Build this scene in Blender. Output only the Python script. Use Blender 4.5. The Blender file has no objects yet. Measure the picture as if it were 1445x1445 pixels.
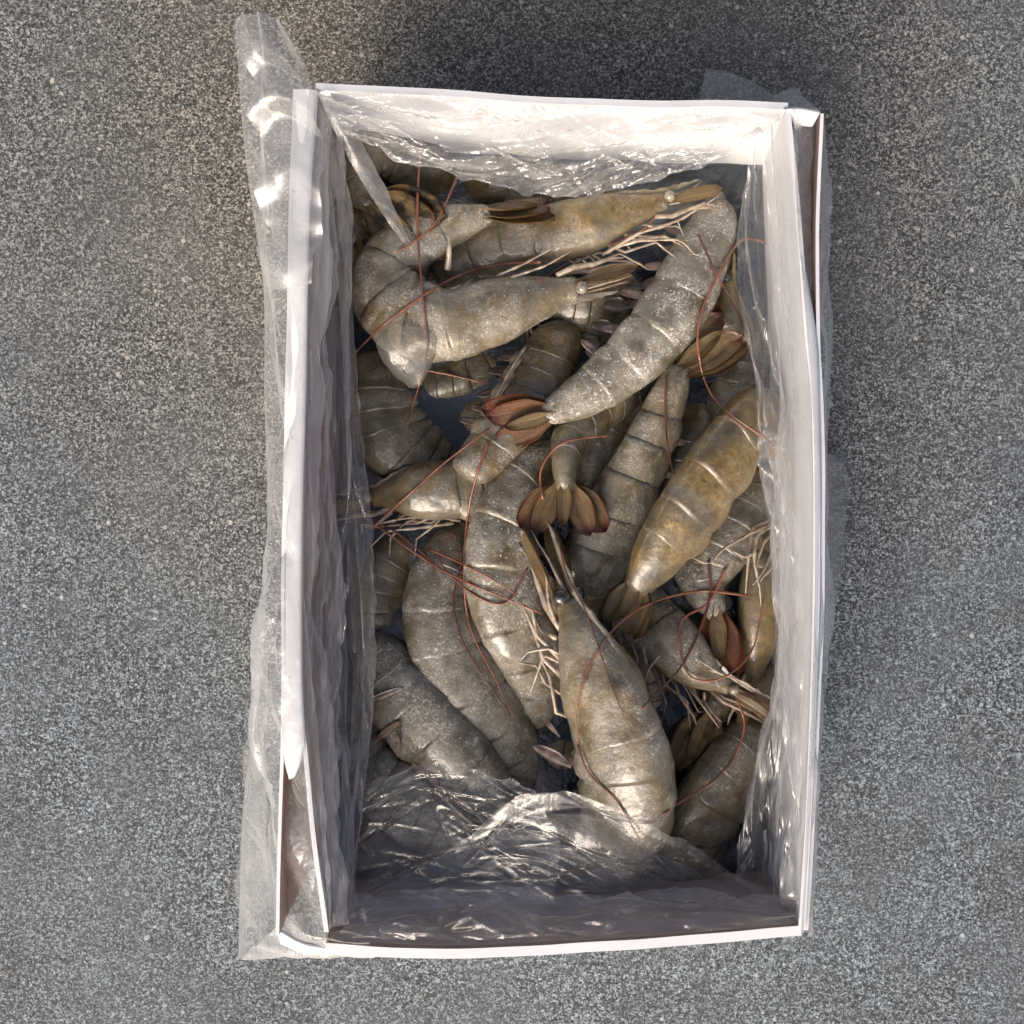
import bpy, bmesh, math, random
from mathutils import Vector, noise
from mathutils.bvhtree import BVHTree

rnd = random.Random(7)
scene = bpy.context.scene
COL = scene.collection

# ------------------------------------------------------------------ camera
CAM_H = 0.45
FOV = math.radians(50)
cam_data = bpy.data.cameras.new("camera")
cam_data.sensor_fit = 'AUTO'
cam_data.angle = FOV
cam_data.clip_start = 0.01
cam_data.clip_end = 200
cam = bpy.data.objects.new("camera", cam_data)
cam.location = (0, 0, CAM_H)
COL.objects.link(cam)
scene.camera = cam

# ------------------------------------------------------------------ light
SUN_EL, SUN_AZ = math.radians(31), math.radians(203)     # azimuth clockwise from +Y (top of the picture)
world = bpy.data.worlds.new("World")
scene.world = world
world.use_nodes = True
wn = world.node_tree.nodes
sky = wn.new('ShaderNodeTexSky')
sky.sky_type = 'NISHITA'
sky.sun_disc = False
sky.sun_elevation = SUN_EL
sky.sun_rotation = SUN_AZ
sky.air_density = 0.5
sky.dust_density = 7.0
sky.ozone_density = 0.3
bg = wn['Background']
bg.inputs['Strength'].default_value = 0.15
wb = wn.new('ShaderNodeMix')          # the camera's white balance is set for open shade: the whole sky reads nearly neutral
wb.data_type = 'RGBA'; wb.blend_type = 'MULTIPLY'
wb.inputs[0].default_value = 1.0
wb.inputs[7].default_value = (1.0, 1.0, 1.0, 1)
hs = wn.new('ShaderNodeHueSaturation')
hs.inputs['Saturation'].default_value = 0.9
world.node_tree.links.new(sky.outputs[0], hs.inputs['Color'])
world.node_tree.links.new(hs.outputs[0], wb.inputs[6])
world.node_tree.links.new(wb.outputs[2], bg.inputs['Color'])

sun_data = bpy.data.lights.new("sun", 'SUN')
sun_data.energy = 0.62
sun_data.angle = math.radians(32)
sun_data.color = (1.0, 0.88, 0.70)
sun = bpy.data.objects.new("sun", sun_data)
sd = Vector((math.sin(SUN_AZ) * math.cos(SUN_EL), math.cos(SUN_AZ) * math.cos(SUN_EL), math.sin(SUN_EL)))
sun.rotation_euler = sd.to_track_quat('Z', 'Y').to_euler()
COL.objects.link(sun)

scene.view_settings.view_transform = 'Standard'
scene.view_settings.look = 'None'
scene.view_settings.exposure = 0.58
scene.view_settings.gamma = 1.0
scene.cycles.max_bounces = 24
scene.cycles.transparent_max_bounces = 32
scene.cycles.transmission_bounces = 12

# ------------------------------------------------------------------ helpers
KX = 2 * math.tan(FOV / 2) / 1445.0


def P(px, py, z):
    """point at height z (mm) of the place seen at that spot of the photograph"""
    z *= 0.001
    s = (CAM_H - z) * KX
    return Vector(((px - 722.5) * s, -(py - 722.5) * s, z))


def pxm(z):
    return (CAM_H - z * 0.001) * KX


def clamp(x, a=0.0, b=1.0):
    return a if x < a else b if x > b else x


def sstep(a, b, x):
    t = clamp((x - a) / (b - a))
    return t * t * (3 - 2 * t)


def cr(p0, p1, p2, p3, t):
    return 0.5 * ((2 * p1) + (p2 - p0) * t + (2 * p0 - 5 * p1 + 4 * p2 - p3) * t * t
                  + (3 * p1 - p0 - 3 * p2 + p3) * t * t * t)


class Curve:
    """Catmull-Rom curve through points with extra scalar, by arc length"""
    def __init__(self, pts, extra=None, res=14):
        ex = extra or [0.0] * len(pts)
        n = len(pts)
        P_, E_ = [], []
        for i in range(n - 1):
            a = pts[i - 1] if i > 0 else pts[0] * 2 - pts[1]
            d = pts[i + 2] if i + 2 < n else pts[-1] * 2 - pts[-2]
            ea = ex[i - 1] if i > 0 else ex[0]
            ed = ex[i + 2] if i + 2 < n else ex[-1]
            for k in range(res):
                t = k / res
                P_.append(cr(a, pts[i], pts[i + 1], d, t))
                E_.append(cr(ea, ex[i], ex[i + 1], ed, t))
        P_.append(pts[-1].copy()); E_.append(ex[-1])
        self.p, self.e = P_, E_
        self.s = [0.0]
        for i in range(1, len(P_)):
            self.s.append(self.s[-1] + (P_[i] - P_[i - 1]).length)
        self.len = self.s[-1]

    def at(self, u):
        s = clamp(u) * self.len
        lo, hi = 0, len(self.s) - 1
        while hi - lo > 1:
            m = (lo + hi) // 2
            if self.s[m] <= s: lo = m
            else: hi = m
        d = self.s[hi] - self.s[lo]
        f = (s - self.s[lo]) / d if d > 0 else 0
        return self.p[lo].lerp(self.p[hi], f), self.e[lo] * (1 - f) + self.e[hi] * f

    def tan(self, u, h=0.02):
        return (self.at(min(1, u + h))[0] - self.at(max(0, u - h))[0]).normalized()


class MB:
    def __init__(self):
        self.v, self.f, self.uv = [], [], []

    def add(self, vs, fs, uvs=None):
        o = len(self.v)
        self.v += [Vector(x) for x in vs]
        self.f += [[i + o for i in f] for f in fs]
        self.uv += uvs if uvs else [(0.5, 0.5)] * len(vs)

    def grid(self, rows, closed=False, uvs=None):
        n, m = len(rows), len(rows[0])
        vs = [p for r in rows for p in r]
        fs = []
        for i in range(n - 1):
            for j in range(m if closed else m - 1):
                k = (j + 1) % m
                fs.append([i * m + j, i * m + k, (i + 1) * m + k, (i + 1) * m + j])
        self.add(vs, fs, uvs)

    def tube(self, pts, rads, n=6, uv=False):
        """tube with closed ends along a list of points"""
        rows, uvs = [], []
        up = Vector((0.13, 0.21, 0.97))
        N = len(pts)
        for i, p in enumerate(pts):
            t = (pts[min(N - 1, i + 1)] - pts[max(0, i - 1)])
            t = t.normalized() if t.length > 1e-9 else Vector((1, 0, 0))
            a = t.cross(up)
            if a.length < 1e-3: a = t.cross(Vector((1, 0, 0)))
            a.normalize()
            b = t.cross(a)
            r = rads[i] if isinstance(rads, (list, tuple)) else rads
            rows.append([p + (a * math.cos(2 * math.pi * k / n) + b * math.sin(2 * math.pi * k / n)) * r for k in range(n)])
            uvs += [(i / (N - 1), k / n) for k in range(n)]
        o = len(self.v)
        self.grid(rows, True, uvs)
        self.f.append([o + k for k in range(n)][::-1])
        self.f.append([o + (N - 1) * n + k for k in range(n)])

    def sphere(self, c, r, n=12, m=8, sx=None):
        rows = []
        ax = sx or (Vector((1, 0, 0)), Vector((0, 1, 0)), Vector((0, 0, 1)))
        for i in range(m + 1):
            ph = math.pi * i / m
            rr = max(math.sin(ph), 0.02)
            rows.append([c + (ax[0] * math.cos(2 * math.pi * k / n) * rr + ax[1] * math.sin(2 * math.pi * k / n) * rr
                              + ax[2] * math.cos(ph)) * r for k in range(n)])
        self.grid(rows, True)

    def build(self, name, mat, parent=None, smooth=True, base=None, props=None):
        me = bpy.data.meshes.new(name)
        b = base if base is not None else (Vector(parent.location) if parent is not None else Vector((0, 0, 0)))
        if parent is not None and base is None:
            q = parent
            b = Vector((0, 0, 0))
            while q is not None:
                b = b + Vector(q.location); q = q.parent
        me.from_pydata([tuple(p - b) for p in self.v], [], self.f)
        uvl = me.uv_layers.new(name="UVMap")
        for l in me.loops:
            uvl.data[l.index].uv = self.uv[l.vertex_index]
        if smooth:
            me.polygons.foreach_set('use_smooth', [True] * len(me.polygons))
        me.update()
        if mat: me.materials.append(mat)
        o = bpy.data.objects.new(name, me)
        COL.objects.link(o)
        if parent is not None: o.parent = parent
        elif base is not None: o.location = base
        if props:
            for k, v in props.items(): o[k] = v
        return o


def thing(name, loc, label, cat, group=None):
    o = bpy.data.objects.new(name, None)
    o.empty_display_size = 0.01
    o.location = loc
    COL.objects.link(o)
    o['label'] = label; o['category'] = cat
    if group: o['group'] = group
    return o


# ------------------------------------------------------------------ materials
def new_mat(name):
    m = bpy.data.materials.new(name)
    m.use_nodes = True
    nt = m.node_tree
    for n in list(nt.nodes): nt.nodes.remove(n)
    out = nt.nodes.new('ShaderNodeOutputMaterial')
    return m, nt, out


class NT:
    """small wrapper that makes node code short"""
    def __init__(self, nt): self.nt = nt
    def n(self, t, **kw):
        x = self.nt.nodes.new(t)
        for k, v in kw.items(): setattr(x, k, v)
        return x
    def l(self, a, b): self.nt.links.new(a, b)
    def set(self, sock, v):
        if hasattr(v, 'node'): self.l(v, sock)
        elif isinstance(v, (tuple, list)) and len(v) == 3 and sock.type == 'RGBA': sock.default_value = (*v, 1)
        else: sock.default_value = v
    def math(self, op, a, b=0.5, c=None, cl=False):
        x = self.n('ShaderNodeMath', operation=op); x.use_clamp = cl
        self.set(x.inputs[0], a); self.set(x.inputs[1], b)
        if c is not None: self.set(x.inputs[2], c)
        return x.outputs[0]
    def mix(self, f, a, b, mode='MIX'):
        x = self.n('ShaderNodeMix', data_type='RGBA', blend_type=mode)
        self.set(x.inputs[0], f); self.set(x.inputs[6], a); self.set(x.inputs[7], b)
        return x.outputs[2]
    def noise(self, vec, scale, detail=3, rough=0.55, dist=0.0):
        x = self.n('ShaderNodeTexNoise'); self.l(vec, x.inputs['Vector'])
        x.inputs['Scale'].default_value = scale; x.inputs['Detail'].default_value = detail
        x.inputs['Roughness'].default_value = rough; x.inputs['Distortion'].default_value = dist
        return x.outputs[0]
    def ramp(self, f, *stops):
        x = self.n('ShaderNodeValToRGB'); self.l(f, x.inputs[0])
        e = x.color_ramp.elements
        while len(e) < len(stops): e.new(0.5)
        for i, (p, c) in enumerate(stops):
            e[i].position = p; e[i].color = (*c, 1) if isinstance(c, (tuple, list)) else (c, c, c, 1)
        return x.outputs[0]
    def mapr(self, f, a, b, c=0.0, d=1.0):
        x = self.n('ShaderNodeMapRange'); self.set(x.inputs[0], f)
        for i, v in enumerate((a, b, c, d)): x.inputs[i + 1].default_value = v
        return x.outputs[0]
    def attr(self, name):
        return self.n('ShaderNodeAttribute', attribute_type='OBJECT', attribute_name=name).outputs['Fac']
    def bump(self, h, strength, dist, normal=None):
        x = self.n('ShaderNodeBump'); self.set(x.inputs['Height'], h)
        x.inputs['Strength'].default_value = strength; x.inputs['Distance'].default_value = dist
        if normal is not None: self.l(normal, x.inputs['Normal'])
        return x.outputs[0]


def shift_coords(N):
    """object coordinates moved by a random amount for every object"""
    tc = N.n('ShaderNodeTexCoord').outputs['Object']
    r = N.attr('seed')
    v = N.n('ShaderNodeVectorMath', operation='ADD')
    c = N.n('ShaderNodeCombineXYZ')
    N.l(r, c.inputs[0]); N.l(r, c.inputs[1])
    N.l(tc, v.inputs[0]); N.l(c.outputs[0], v.inputs[1])
    return v.outputs[0]


def make_shell():
    m, nt, out = new_mat('shrimp_shell'); N = NT(nt)
    v = shift_coords(N)
    frost, amber, dark = N.attr('frost'), N.attr('amber'), N.attr('dark')
    big = N.noise(v, 90, 3, 0.6)
    mid = N.noise(v, 260, 4, 0.6)
    fine = N.noise(v, 950, 3, 0.65)
    grain = N.noise(v, 1500, 2, 0.7)
    base = N.ramp(big, (0.3, (0.030, 0.027, 0.016)), (0.5, (0.092, 0.083, 0.053)), (0.7, (0.225, 0.205, 0.150)))
    amb = N.ramp(mid, (0.3, (0.08, 0.045, 0.006)), (0.55, (0.22, 0.14, 0.035)), (0.75, (0.36, 0.26, 0.10)))
    af = N.math('MULTIPLY', N.mapr(N.noise(v, 60, 2), 0.30, 0.58), amber, cl=True)
    col = N.mix(af, base, amb)
    uv = N.n('ShaderNodeSeparateXYZ'); N.l(N.n('ShaderNodeTexCoord').outputs['UV'], uv.inputs[0])
    ven = N.mapr(N.math('ABSOLUTE', N.math('SUBTRACT', uv.outputs[1], 0.5)), 0.05, 0.24, 1, 0)      # paler belly edge of each shell
    col = N.mix(N.math('MULTIPLY', ven, 0.45), col, (0.30, 0.27, 0.21))
    mg = N.math('ADD', uv.outputs[0], N.math('MULTIPLY', N.math('SUBTRACT', mid, 0.5), 0.35))
    col = N.mix(N.math('MULTIPLY', N.mapr(mg, 0.70, 0.92), 0.40), col, (0.050, 0.040, 0.026))           # pigment along the hind margin
    # pigment dots
    dots = N.n('ShaderNodeTexVoronoi', feature='F1'); N.l(v, dots.inputs['Vector']); dots.inputs['Scale'].default_value = 900
    dm = N.math('MULTIPLY', N.mapr(dots.outputs['Distance'], 0.16, 0.30, 1, 0), N.mapr(mid, 0.42, 0.6), cl=True)
    col = N.mix(N.math('MULTIPLY', dm, 0.55), col, (0.035, 0.028, 0.02))
    # dusky blotches
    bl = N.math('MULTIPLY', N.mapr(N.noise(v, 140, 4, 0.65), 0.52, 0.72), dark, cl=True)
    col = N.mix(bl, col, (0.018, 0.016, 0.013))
    # rime: grains of frost
    fm = N.mapr(N.noise(v, 85, 4, 0.7), 0.46, 0.66)
    fg = N.math('ADD', N.math('MULTIPLY', N.mapr(grain, 0.50, 0.60), 0.6), N.mapr(fine, 0.53, 0.62), cl=True)
    soft = N.mapr(N.noise(v, 70, 4, 0.65), 0.36, 0.62)
    haze = N.math('MULTIPLY', N.math('ADD', N.math('MULTIPLY', soft, 0.42), N.math('MULTIPLY', fm, 0.30)), N.math('MINIMUM', frost, 1.15), cl=True)
    col = N.mix(haze, col, (0.40, 0.375, 0.32))
    ff = N.math('MULTIPLY', N.math('MULTIPLY', fm, fg), N.math('MULTIPLY', frost, 1.0), cl=True)
    col = N.mix(ff, col, (0.70, 0.66, 0.58))
    # shell colour of each animal
    b = N.n('ShaderNodeBsdfPrincipled')
    N.l(col, b.inputs['Base Color'])
    N.l(N.math('ADD', 0.36, N.math('MULTIPLY', ff, 0.4)), b.inputs['Roughness'])
    b.inputs['Subsurface Weight'].default_value = 0.4
    b.inputs['Subsurface Radius'].default_value = (1.0, 0.7, 0.4)
    b.inputs['Subsurface Scale'].default_value = 0.0045
    b.inputs['Coat Weight'].default_value = 0.75
    b.inputs['Coat Roughness'].default_value = 0.13
    h = N.math('ADD', N.math('MULTIPLY', ff, 0.5), N.math('ADD', N.math('MULTIPLY', mid, 0.9), N.math('MULTIPLY', fine, 0.15)))
    bp = N.bump(h, 0.75, 0.0011)
    N.l(bp, b.inputs['Normal'])
    N.l(N.bump(N.noise(v, 150, 2), 0.45, 0.0016), b.inputs['Coat Normal'])
    N.l(b.outputs[0], out.inputs[0])
    return m


def make_fin():
    m, nt, out = new_mat('tail_fin'); N = NT(nt)
    v = shift_coords(N)
    uv = N.n('ShaderNodeSeparateXYZ'); N.l(N.n('ShaderNodeTexCoord').outputs['UV'], uv.inputs[0])
    red, dark, frost = N.attr('red'), N.attr('dark'), N.attr('frost')
    st = N.n('ShaderNodeMapping'); N.l(N.n('ShaderNodeTexCoord').outputs['UV'], st.inputs[0])
    st.inputs['Scale'].default_value = (1.2, 22, 1)
    streak = N.noise(st.outputs[0], 1.3, 4, 0.7)
    col = N.ramp(streak, (0.34, (0.085, 0.052, 0.020)), (0.52, (0.30, 0.205, 0.085)), (0.70, (0.56, 0.44, 0.25)))
    ed = N.math('ABSOLUTE', N.math('SUBTRACT', uv.outputs[1], 0.5))
    wob = N.math('MULTIPLY', N.math('SUBTRACT', N.noise(v, 300, 3), 0.5), 0.25)
    tip = N.math('MAXIMUM', N.mapr(N.math('ADD', uv.outputs[0], wob), 0.74, 1.0), N.math('MULTIPLY', N.mapr(N.math('ADD', ed, N.math('MULTIPLY', wob, .3)), 0.38, 0.48), N.mapr(uv.outputs[0], 0.3, 0.7)))
    rc = N.mix(N.noise(v, 500, 2), (0.20, 0.022, 0.014), (0.07, 0.012, 0.018))
    col = N.mix(N.math('MULTIPLY', tip, red, cl=True), col, rc)
    col = N.mix(N.math('MULTIPLY', N.math('SUBTRACT', red, 1.0, cl=True), 0.85, cl=True), col, N.mix(streak, (0.14, 0.028, 0.010), (0.40, 0.13, 0.035)))
    bl = N.math('MULTIPLY', N.mapr(N.noise(v, 130, 3, 0.6), 0.46, 0.6), dark, cl=True)
    col = N.mix(bl, col, (0.012, 0.012, 0.012))
    fr = N.math('MULTIPLY', N.mapr(N.noise(v, 1500, 3, 0.7), 0.5, 0.65), N.math('MULTIPLY', frost, 0.18), cl=True)
    col = N.mix(fr, col, (0.6, 0.58, 0.54))
    b = N.n('ShaderNodeBsdfPrincipled')
    N.l(col, b.inputs['Base Color'])
    b.inputs['Roughness'].default_value = 0.3
    b.inputs['Coat Weight'].default_value = 0.9
    b.inputs['Coat Roughness'].default_value = 0.15
    N.l(N.bump(streak, 0.6, 0.0008), b.inputs['Normal'])
    tr = N.n('ShaderNodeBsdfTranslucent'); N.l(col, tr.inputs[0])
    mx = N.n('ShaderNodeMixShader'); mx.inputs[0].default_value = 0.38
    N.l(b.outputs[0], mx.inputs[1]); N.l(tr.outputs[0], mx.inputs[2])
    tp = N.n('ShaderNodeBsdfTransparent'); N.l(N.mix(0.5, col, (0.9, 0.8, 0.65)), tp.inputs[0])
    m2 = N.n('ShaderNodeMixShader'); N.l(N.mapr(streak, 0.35, 0.7, 0.04, 0.34), m2.inputs[0])
    N.l(mx.outputs[0], m2.inputs[1]); N.l(tp.outputs[0], m2.inputs[2])
    N.l(m2.outputs[0], out.inputs[0])
    return m


def simple(name, c0, c1, scale, rough=0.4, coat=0.3, bump=0.3, bd=0.0005, sss=0.0):
    m, nt, out = new_mat(name); N = NT(nt)
    v = shift_coords(N)
    f = N.noise(v, scale, 3, 0.6)
    b = N.n('ShaderNodeBsdfPrincipled')
    N.l(N.mix(N.mapr(f, 0.3, 0.7), c0, c1), b.inputs['Base Color'])
    b.inputs['Roughness'].default_value = rough
    b.inputs['Coat Weight'].default_value = coat
    b.inputs['Coat Roughness'].default_value = 0.12
    if sss:
        b.inputs['Subsurface Weight'].default_value = sss
        b.inputs['Subsurface Scale'].default_value = 0.002
    N.l(N.bump(f, bump, bd), b.inputs['Normal'])
    N.l(b.outputs[0], out.inputs[0])
    return m


M_SHELL = make_shell()
M_FIN = make_fin()
M_LEG = simple('leg_shell', (0.20, 0.15, 0.11), (0.58, 0.48, 0.36), 300, 0.38, 0.4)
M_LEGD = simple('leg_shell_dusky', (0.10, 0.065, 0.045), (0.30, 0.21, 0.15), 380, 0.38, 0.4)
M_SWIM = simple('swimmeret_skin', (0.06, 0.045, 0.038), (0.32, 0.23, 0.19), 300, 0.4, 0.4)
M_SWIMD = simple('swimmeret_skin_dusky', (0.012, 0.010, 0.009), (0.075, 0.062, 0.05), 300, 0.4, 0.5)
M_ANT = simple('antenna_shell', (0.15, 0.05, 0.028), (0.33, 0.125, 0.07), 200, 0.35, 0.4)
M_ANTD = simple('antenna_shell_dusky', (0.06, 0.02, 0.016), (0.17, 0.05, 0.035), 300, 0.35, 0.4)
M_EYE = simple('eye_glaze', (0.05, 0.045, 0.035), (0.38, 0.33, 0.25), 420, 0.12, 1.0, 0.15)
M_EYED = simple('eye_dark', (0.01, 0.01, 0.01), (0.05, 0.045, 0.035), 500, 0.1, 1.0, 0.15)


def make_ground():
    m, nt, out = new_mat('speckled_stone'); N = NT(nt)
    v = N.n('ShaderNodeTexCoord').outputs['Object']
    wv = N.n('ShaderNodeVectorMath', operation='MULTIPLY_ADD')
    wn_ = N.n('ShaderNodeTexNoise'); N.l(v, wn_.inputs['Vector']); wn_.inputs['Scale'].default_value = 900
    N.l(wn_.outputs['Color'], wv.inputs[0]); wv.inputs[1].default_value = (0.0016, 0.0016, 0.0016); N.l(v, wv.inputs[2])
    def cells(sc):
        x = N.n('ShaderNodeTexVoronoi', feature='F1'); N.l(wv.outputs[0], x.inputs['Vector']); x.inputs['Scale'].default_value = sc
        y = N.n('ShaderNodeSeparateXYZ'); N.l(x.outputs['Color'], y.inputs[0])
        return y.outputs[0]
    g1 = N.noise(v, 760, 4, 0.7, 0.5)
    g2 = N.noise(v, 1300, 2, 0.6)
    g3 = N.noise(v, 26, 4, 0.6)
    g4 = N.noise(v, 7, 3, 0.55)
    g = N.math('ADD', N.math('MULTIPLY', g1, 0.50), N.math('ADD', N.math('MULTIPLY', cells(1150), 0.22), N.math('MULTIPLY', cells(2300), 0.28)))
    c = N.ramp(g, (0.36, (0.012, 0.013, 0.014)), (0.48, (0.066, 0.073, 0.077)), (0.56, (0.180, 0.198, 0.206)), (0.68, (0.50, 0.535, 0.55)))
    c = N.mix(N.mapr(g3, 0.42, 0.70, 0.0, 0.4), c, (0.066, 0.054, 0.044))
    c = N.mix(N.mapr(N.noise(v, 16, 4, 0.65), 0.40, 0.68, 0.0, 0.34), c, (0.155, 0.168, 0.176))
    vo = N.n('ShaderNodeTexVoronoi', feature='F1'); N.l(v, vo.inputs['Vector']); vo.inputs['Scale'].default_value = 260
    sx = N.n('ShaderNodeSeparateXYZ'); N.l(vo.outputs['Color'], sx.inputs[0])
    rad = N.mapr(sx.outputs[0], 0.80, 1.0, 0.02, 0.26)
    sp = N.math('LESS_THAN', N.math('ADD', vo.outputs['Distance'], N.math('MULTIPLY', N.math('SUBTRACT', g1, .5), .25)), rad)
    sp = N.math('MULTIPLY', sp, N.math('GREATER_THAN', sx.outputs[0], 0.80))
    c = N.mix(N.math('MULTIPLY', sp, N.mapr(sx.outputs[1], 0, 1, 0.35, 0.9)), c, (0.56, 0.55, 0.53))
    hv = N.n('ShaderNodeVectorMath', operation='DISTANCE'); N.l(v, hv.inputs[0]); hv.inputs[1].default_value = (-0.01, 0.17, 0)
    st = N.math('ADD', hv.outputs['Value'], N.math('MULTIPLY', N.math('SUBTRACT', g3, 0.5), 0.16))       # brown tint painted in for the box's shade on the stone
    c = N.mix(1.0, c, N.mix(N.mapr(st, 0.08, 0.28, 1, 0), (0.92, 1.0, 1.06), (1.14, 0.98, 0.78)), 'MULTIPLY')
    b = N.n('ShaderNodeBsdfPrincipled')
    N.l(c, b.inputs['Base Color'])
    b.inputs['Roughness'].default_value = 0.62
    N.l(N.bump(N.math('ADD', g1, N.math('MULTIPLY', g2, 0.6)), 0.7, 0.0011), b.inputs['Normal'])
    N.l(b.outputs[0], out.inputs[0])
    return m


def make_card(name='white_card', a=(0.68, 0.685, 0.70), b_=(0.755, 0.76, 0.775)):
    m, nt, out = new_mat(name); N = NT(nt)
    v = N.n('ShaderNodeTexCoord').outputs['Object']
    f = N.noise(v, 35, 4, 0.6)
    b = N.n('ShaderNodeBsdfPrincipled')
    N.l(N.mix(N.mapr(f, 0.3, 0.7), a, b_), b.inputs['Base Color'])
    b.inputs['Roughness'].default_value = 0.5
    N.l(N.bump(N.math('ADD', f, N.math('MULTIPLY', N.noise(v, 900, 2), 0.08)), 0.25, 0.002), b.inputs['Normal'])
    N.l(b.outputs[0], out.inputs[0])
    return m


def make_film(name, haze0=0.10, tint=(0.80, 0.82, 0.84), bumps=0.5, edge=0.55, rough=0.09, spec=0.085, along=1.0, graze=0.8):
    m, nt, out = new_mat(name); N = NT(nt)
    v = N.n('ShaderNodeTexCoord').outputs['Object']
    mp = N.n('ShaderNodeMapping'); N.l(v, mp.inputs[0]); mp.inputs['Scale'].default_value = (1 / along ** .5, along, 1); v = mp.outputs[0]
    n1 = N.noise(v, 48, 3, 0.5, 0.9)
    rid = N.math('ABSOLUTE', N.math('SUBTRACT', n1, 0.5))
    n2 = N.noise(v, 170, 2, 0.5, 0.9)
    rid2 = N.math('ABSOLUTE', N.math('SUBTRACT', n2, 0.5))
    h = N.math('ADD', rid, N.math('MULTIPLY', rid2, 0.22))
    bp = N.bump(h, bumps, 0.012)
    lw = N.n('ShaderNodeLayerWeight'); lw.inputs['Blend'].default_value = 0.5
    N.l(bp, lw.inputs['Normal'])
    fac = lw.outputs['Facing']
    p2 = N.math('POWER', fac, 2.8)
    p5 = N.math('POWER', fac, 4.5)
    hz = N.math('ADD', haze0, N.math('MULTIPLY', p2, edge), cl=True)
    hz = N.math('ADD', hz, N.math('MULTIPLY', N.mapr(N.noise(v, 45, 3, 0.6), 0.45, 0.75), 0.10), cl=True)
    fr = N.math('ADD', spec, N.math('MULTIPLY', p5, graze), cl=True)
    tr = N.n('ShaderNodeBsdfTransparent'); tr.inputs[0].default_value = (0.97, 0.97, 0.97, 1)
    df = N.n('ShaderNodeBsdfDiffuse'); N.set(df.inputs[0], tint); N.l(bp, df.inputs['Normal'])
    tl = N.n('ShaderNodeBsdfTranslucent'); N.set(tl.inputs[0], tint); N.l(bp, tl.inputs['Normal'])
    dm = N.n('ShaderNodeMixShader'); dm.inputs[0].default_value = 0.4
    N.l(df.outputs[0], dm.inputs[1]); N.l(tl.outputs[0], dm.inputs[2])
    a = N.n('ShaderNodeMixShader'); N.l(hz, a.inputs[0]); N.l(tr.outputs[0], a.inputs[1]); N.l(dm.outputs[0], a.inputs[2])
    gl = N.n('ShaderNodeBsdfGlossy'); gl.inputs['Roughness'].default_value = rough
    gl.inputs[0].default_value = (1, 1, 1, 1); N.l(bp, gl.inputs['Normal'])
    z = N.n('ShaderNodeMixShader'); N.l(fr, z.inputs[0]); N.l(a.outputs[0], z.inputs[1]); N.l(gl.outputs[0], z.inputs[2])
    N.l(z.outputs[0], out.inputs[0])
    return m


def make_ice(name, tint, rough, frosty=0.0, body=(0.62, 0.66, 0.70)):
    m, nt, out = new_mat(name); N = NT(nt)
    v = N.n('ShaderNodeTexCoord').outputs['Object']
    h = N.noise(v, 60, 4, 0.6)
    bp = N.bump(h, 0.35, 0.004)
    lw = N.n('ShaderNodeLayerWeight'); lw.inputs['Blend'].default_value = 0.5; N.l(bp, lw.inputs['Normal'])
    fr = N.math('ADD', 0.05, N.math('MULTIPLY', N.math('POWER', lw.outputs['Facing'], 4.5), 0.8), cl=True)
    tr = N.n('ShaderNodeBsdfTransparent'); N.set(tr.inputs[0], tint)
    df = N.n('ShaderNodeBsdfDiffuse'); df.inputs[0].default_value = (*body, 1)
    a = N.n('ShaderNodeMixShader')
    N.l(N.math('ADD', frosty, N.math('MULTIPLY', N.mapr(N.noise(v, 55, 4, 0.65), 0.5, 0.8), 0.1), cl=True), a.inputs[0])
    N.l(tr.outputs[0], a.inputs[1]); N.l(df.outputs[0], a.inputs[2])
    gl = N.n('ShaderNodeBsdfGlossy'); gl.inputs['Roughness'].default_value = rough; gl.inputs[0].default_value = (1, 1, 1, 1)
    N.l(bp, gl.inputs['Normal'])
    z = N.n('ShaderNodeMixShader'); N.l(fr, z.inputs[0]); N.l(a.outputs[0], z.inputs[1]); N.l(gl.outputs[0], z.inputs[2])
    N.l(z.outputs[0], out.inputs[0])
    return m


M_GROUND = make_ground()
M_CARD = make_card()
M_BACK_SHADED = make_card('card_back_shaded', (0.33, 0.225, 0.19), (0.43, 0.31, 0.265))  # brown card back, darkened to stand in for the shade on these walls
M_FILM = make_film('plastic_film', 0.15, (0.80, 0.80, 0.79), 0.42, 0.7, 0.10, 0.11)
M_CLEAR = make_film('plastic_film_clear', 0.04, (0.80, 0.80, 0.79), 0.14, 0.34, 0.12, 0.05, 1.0, 0.22)
M_SIDE = make_film('plastic_film_pleated', 0.06, (0.80, 0.80, 0.79), 0.45, 0.62, 0.10, 0.10, 0.16, 0.55)
M_FLAP = make_film('plastic_film_flap', 0.17, (0.88, 0.89, 0.88), 0.25, 0.6, 0.035, 0.10)
M_SHINE = make_film('plastic_film_shiny', 0.10, (0.80, 0.81, 0.80), 0.05, 0.3, 0.03, 0.10, 1.0, 0.3)
M_FOLD = make_film('plastic_film_fold', 0.20, (0.80, 0.81, 0.80), 0.1, 0.4, 0.2, 0.06, 1.0, 0.4)
M_THIN = make_film('plastic_film_loose', 0.10, (0.78, 0.79, 0.78), 0.10, 0.4)
M_ICE = make_ice('ice_glaze', (0.30, 0.31, 0.33), 0.05, 0.07, (0.20, 0.30, 0.44))  # blue body colour stands in for sky reflected off the ice
M_LUMP = make_ice('ice_lump', (0.86, 0.85, 0.82), 0.25, 0.20, (0.30, 0.29, 0.25))

# ------------------------------------------------------------------ ground
g = MB()
g.add([(-8, -8, 0), (8, -8, 0), (8, 8, 0), (-8, 8, 0)], [[0, 1, 2, 3]])
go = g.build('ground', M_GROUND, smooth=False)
go['kind'] = 'structure'

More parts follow.
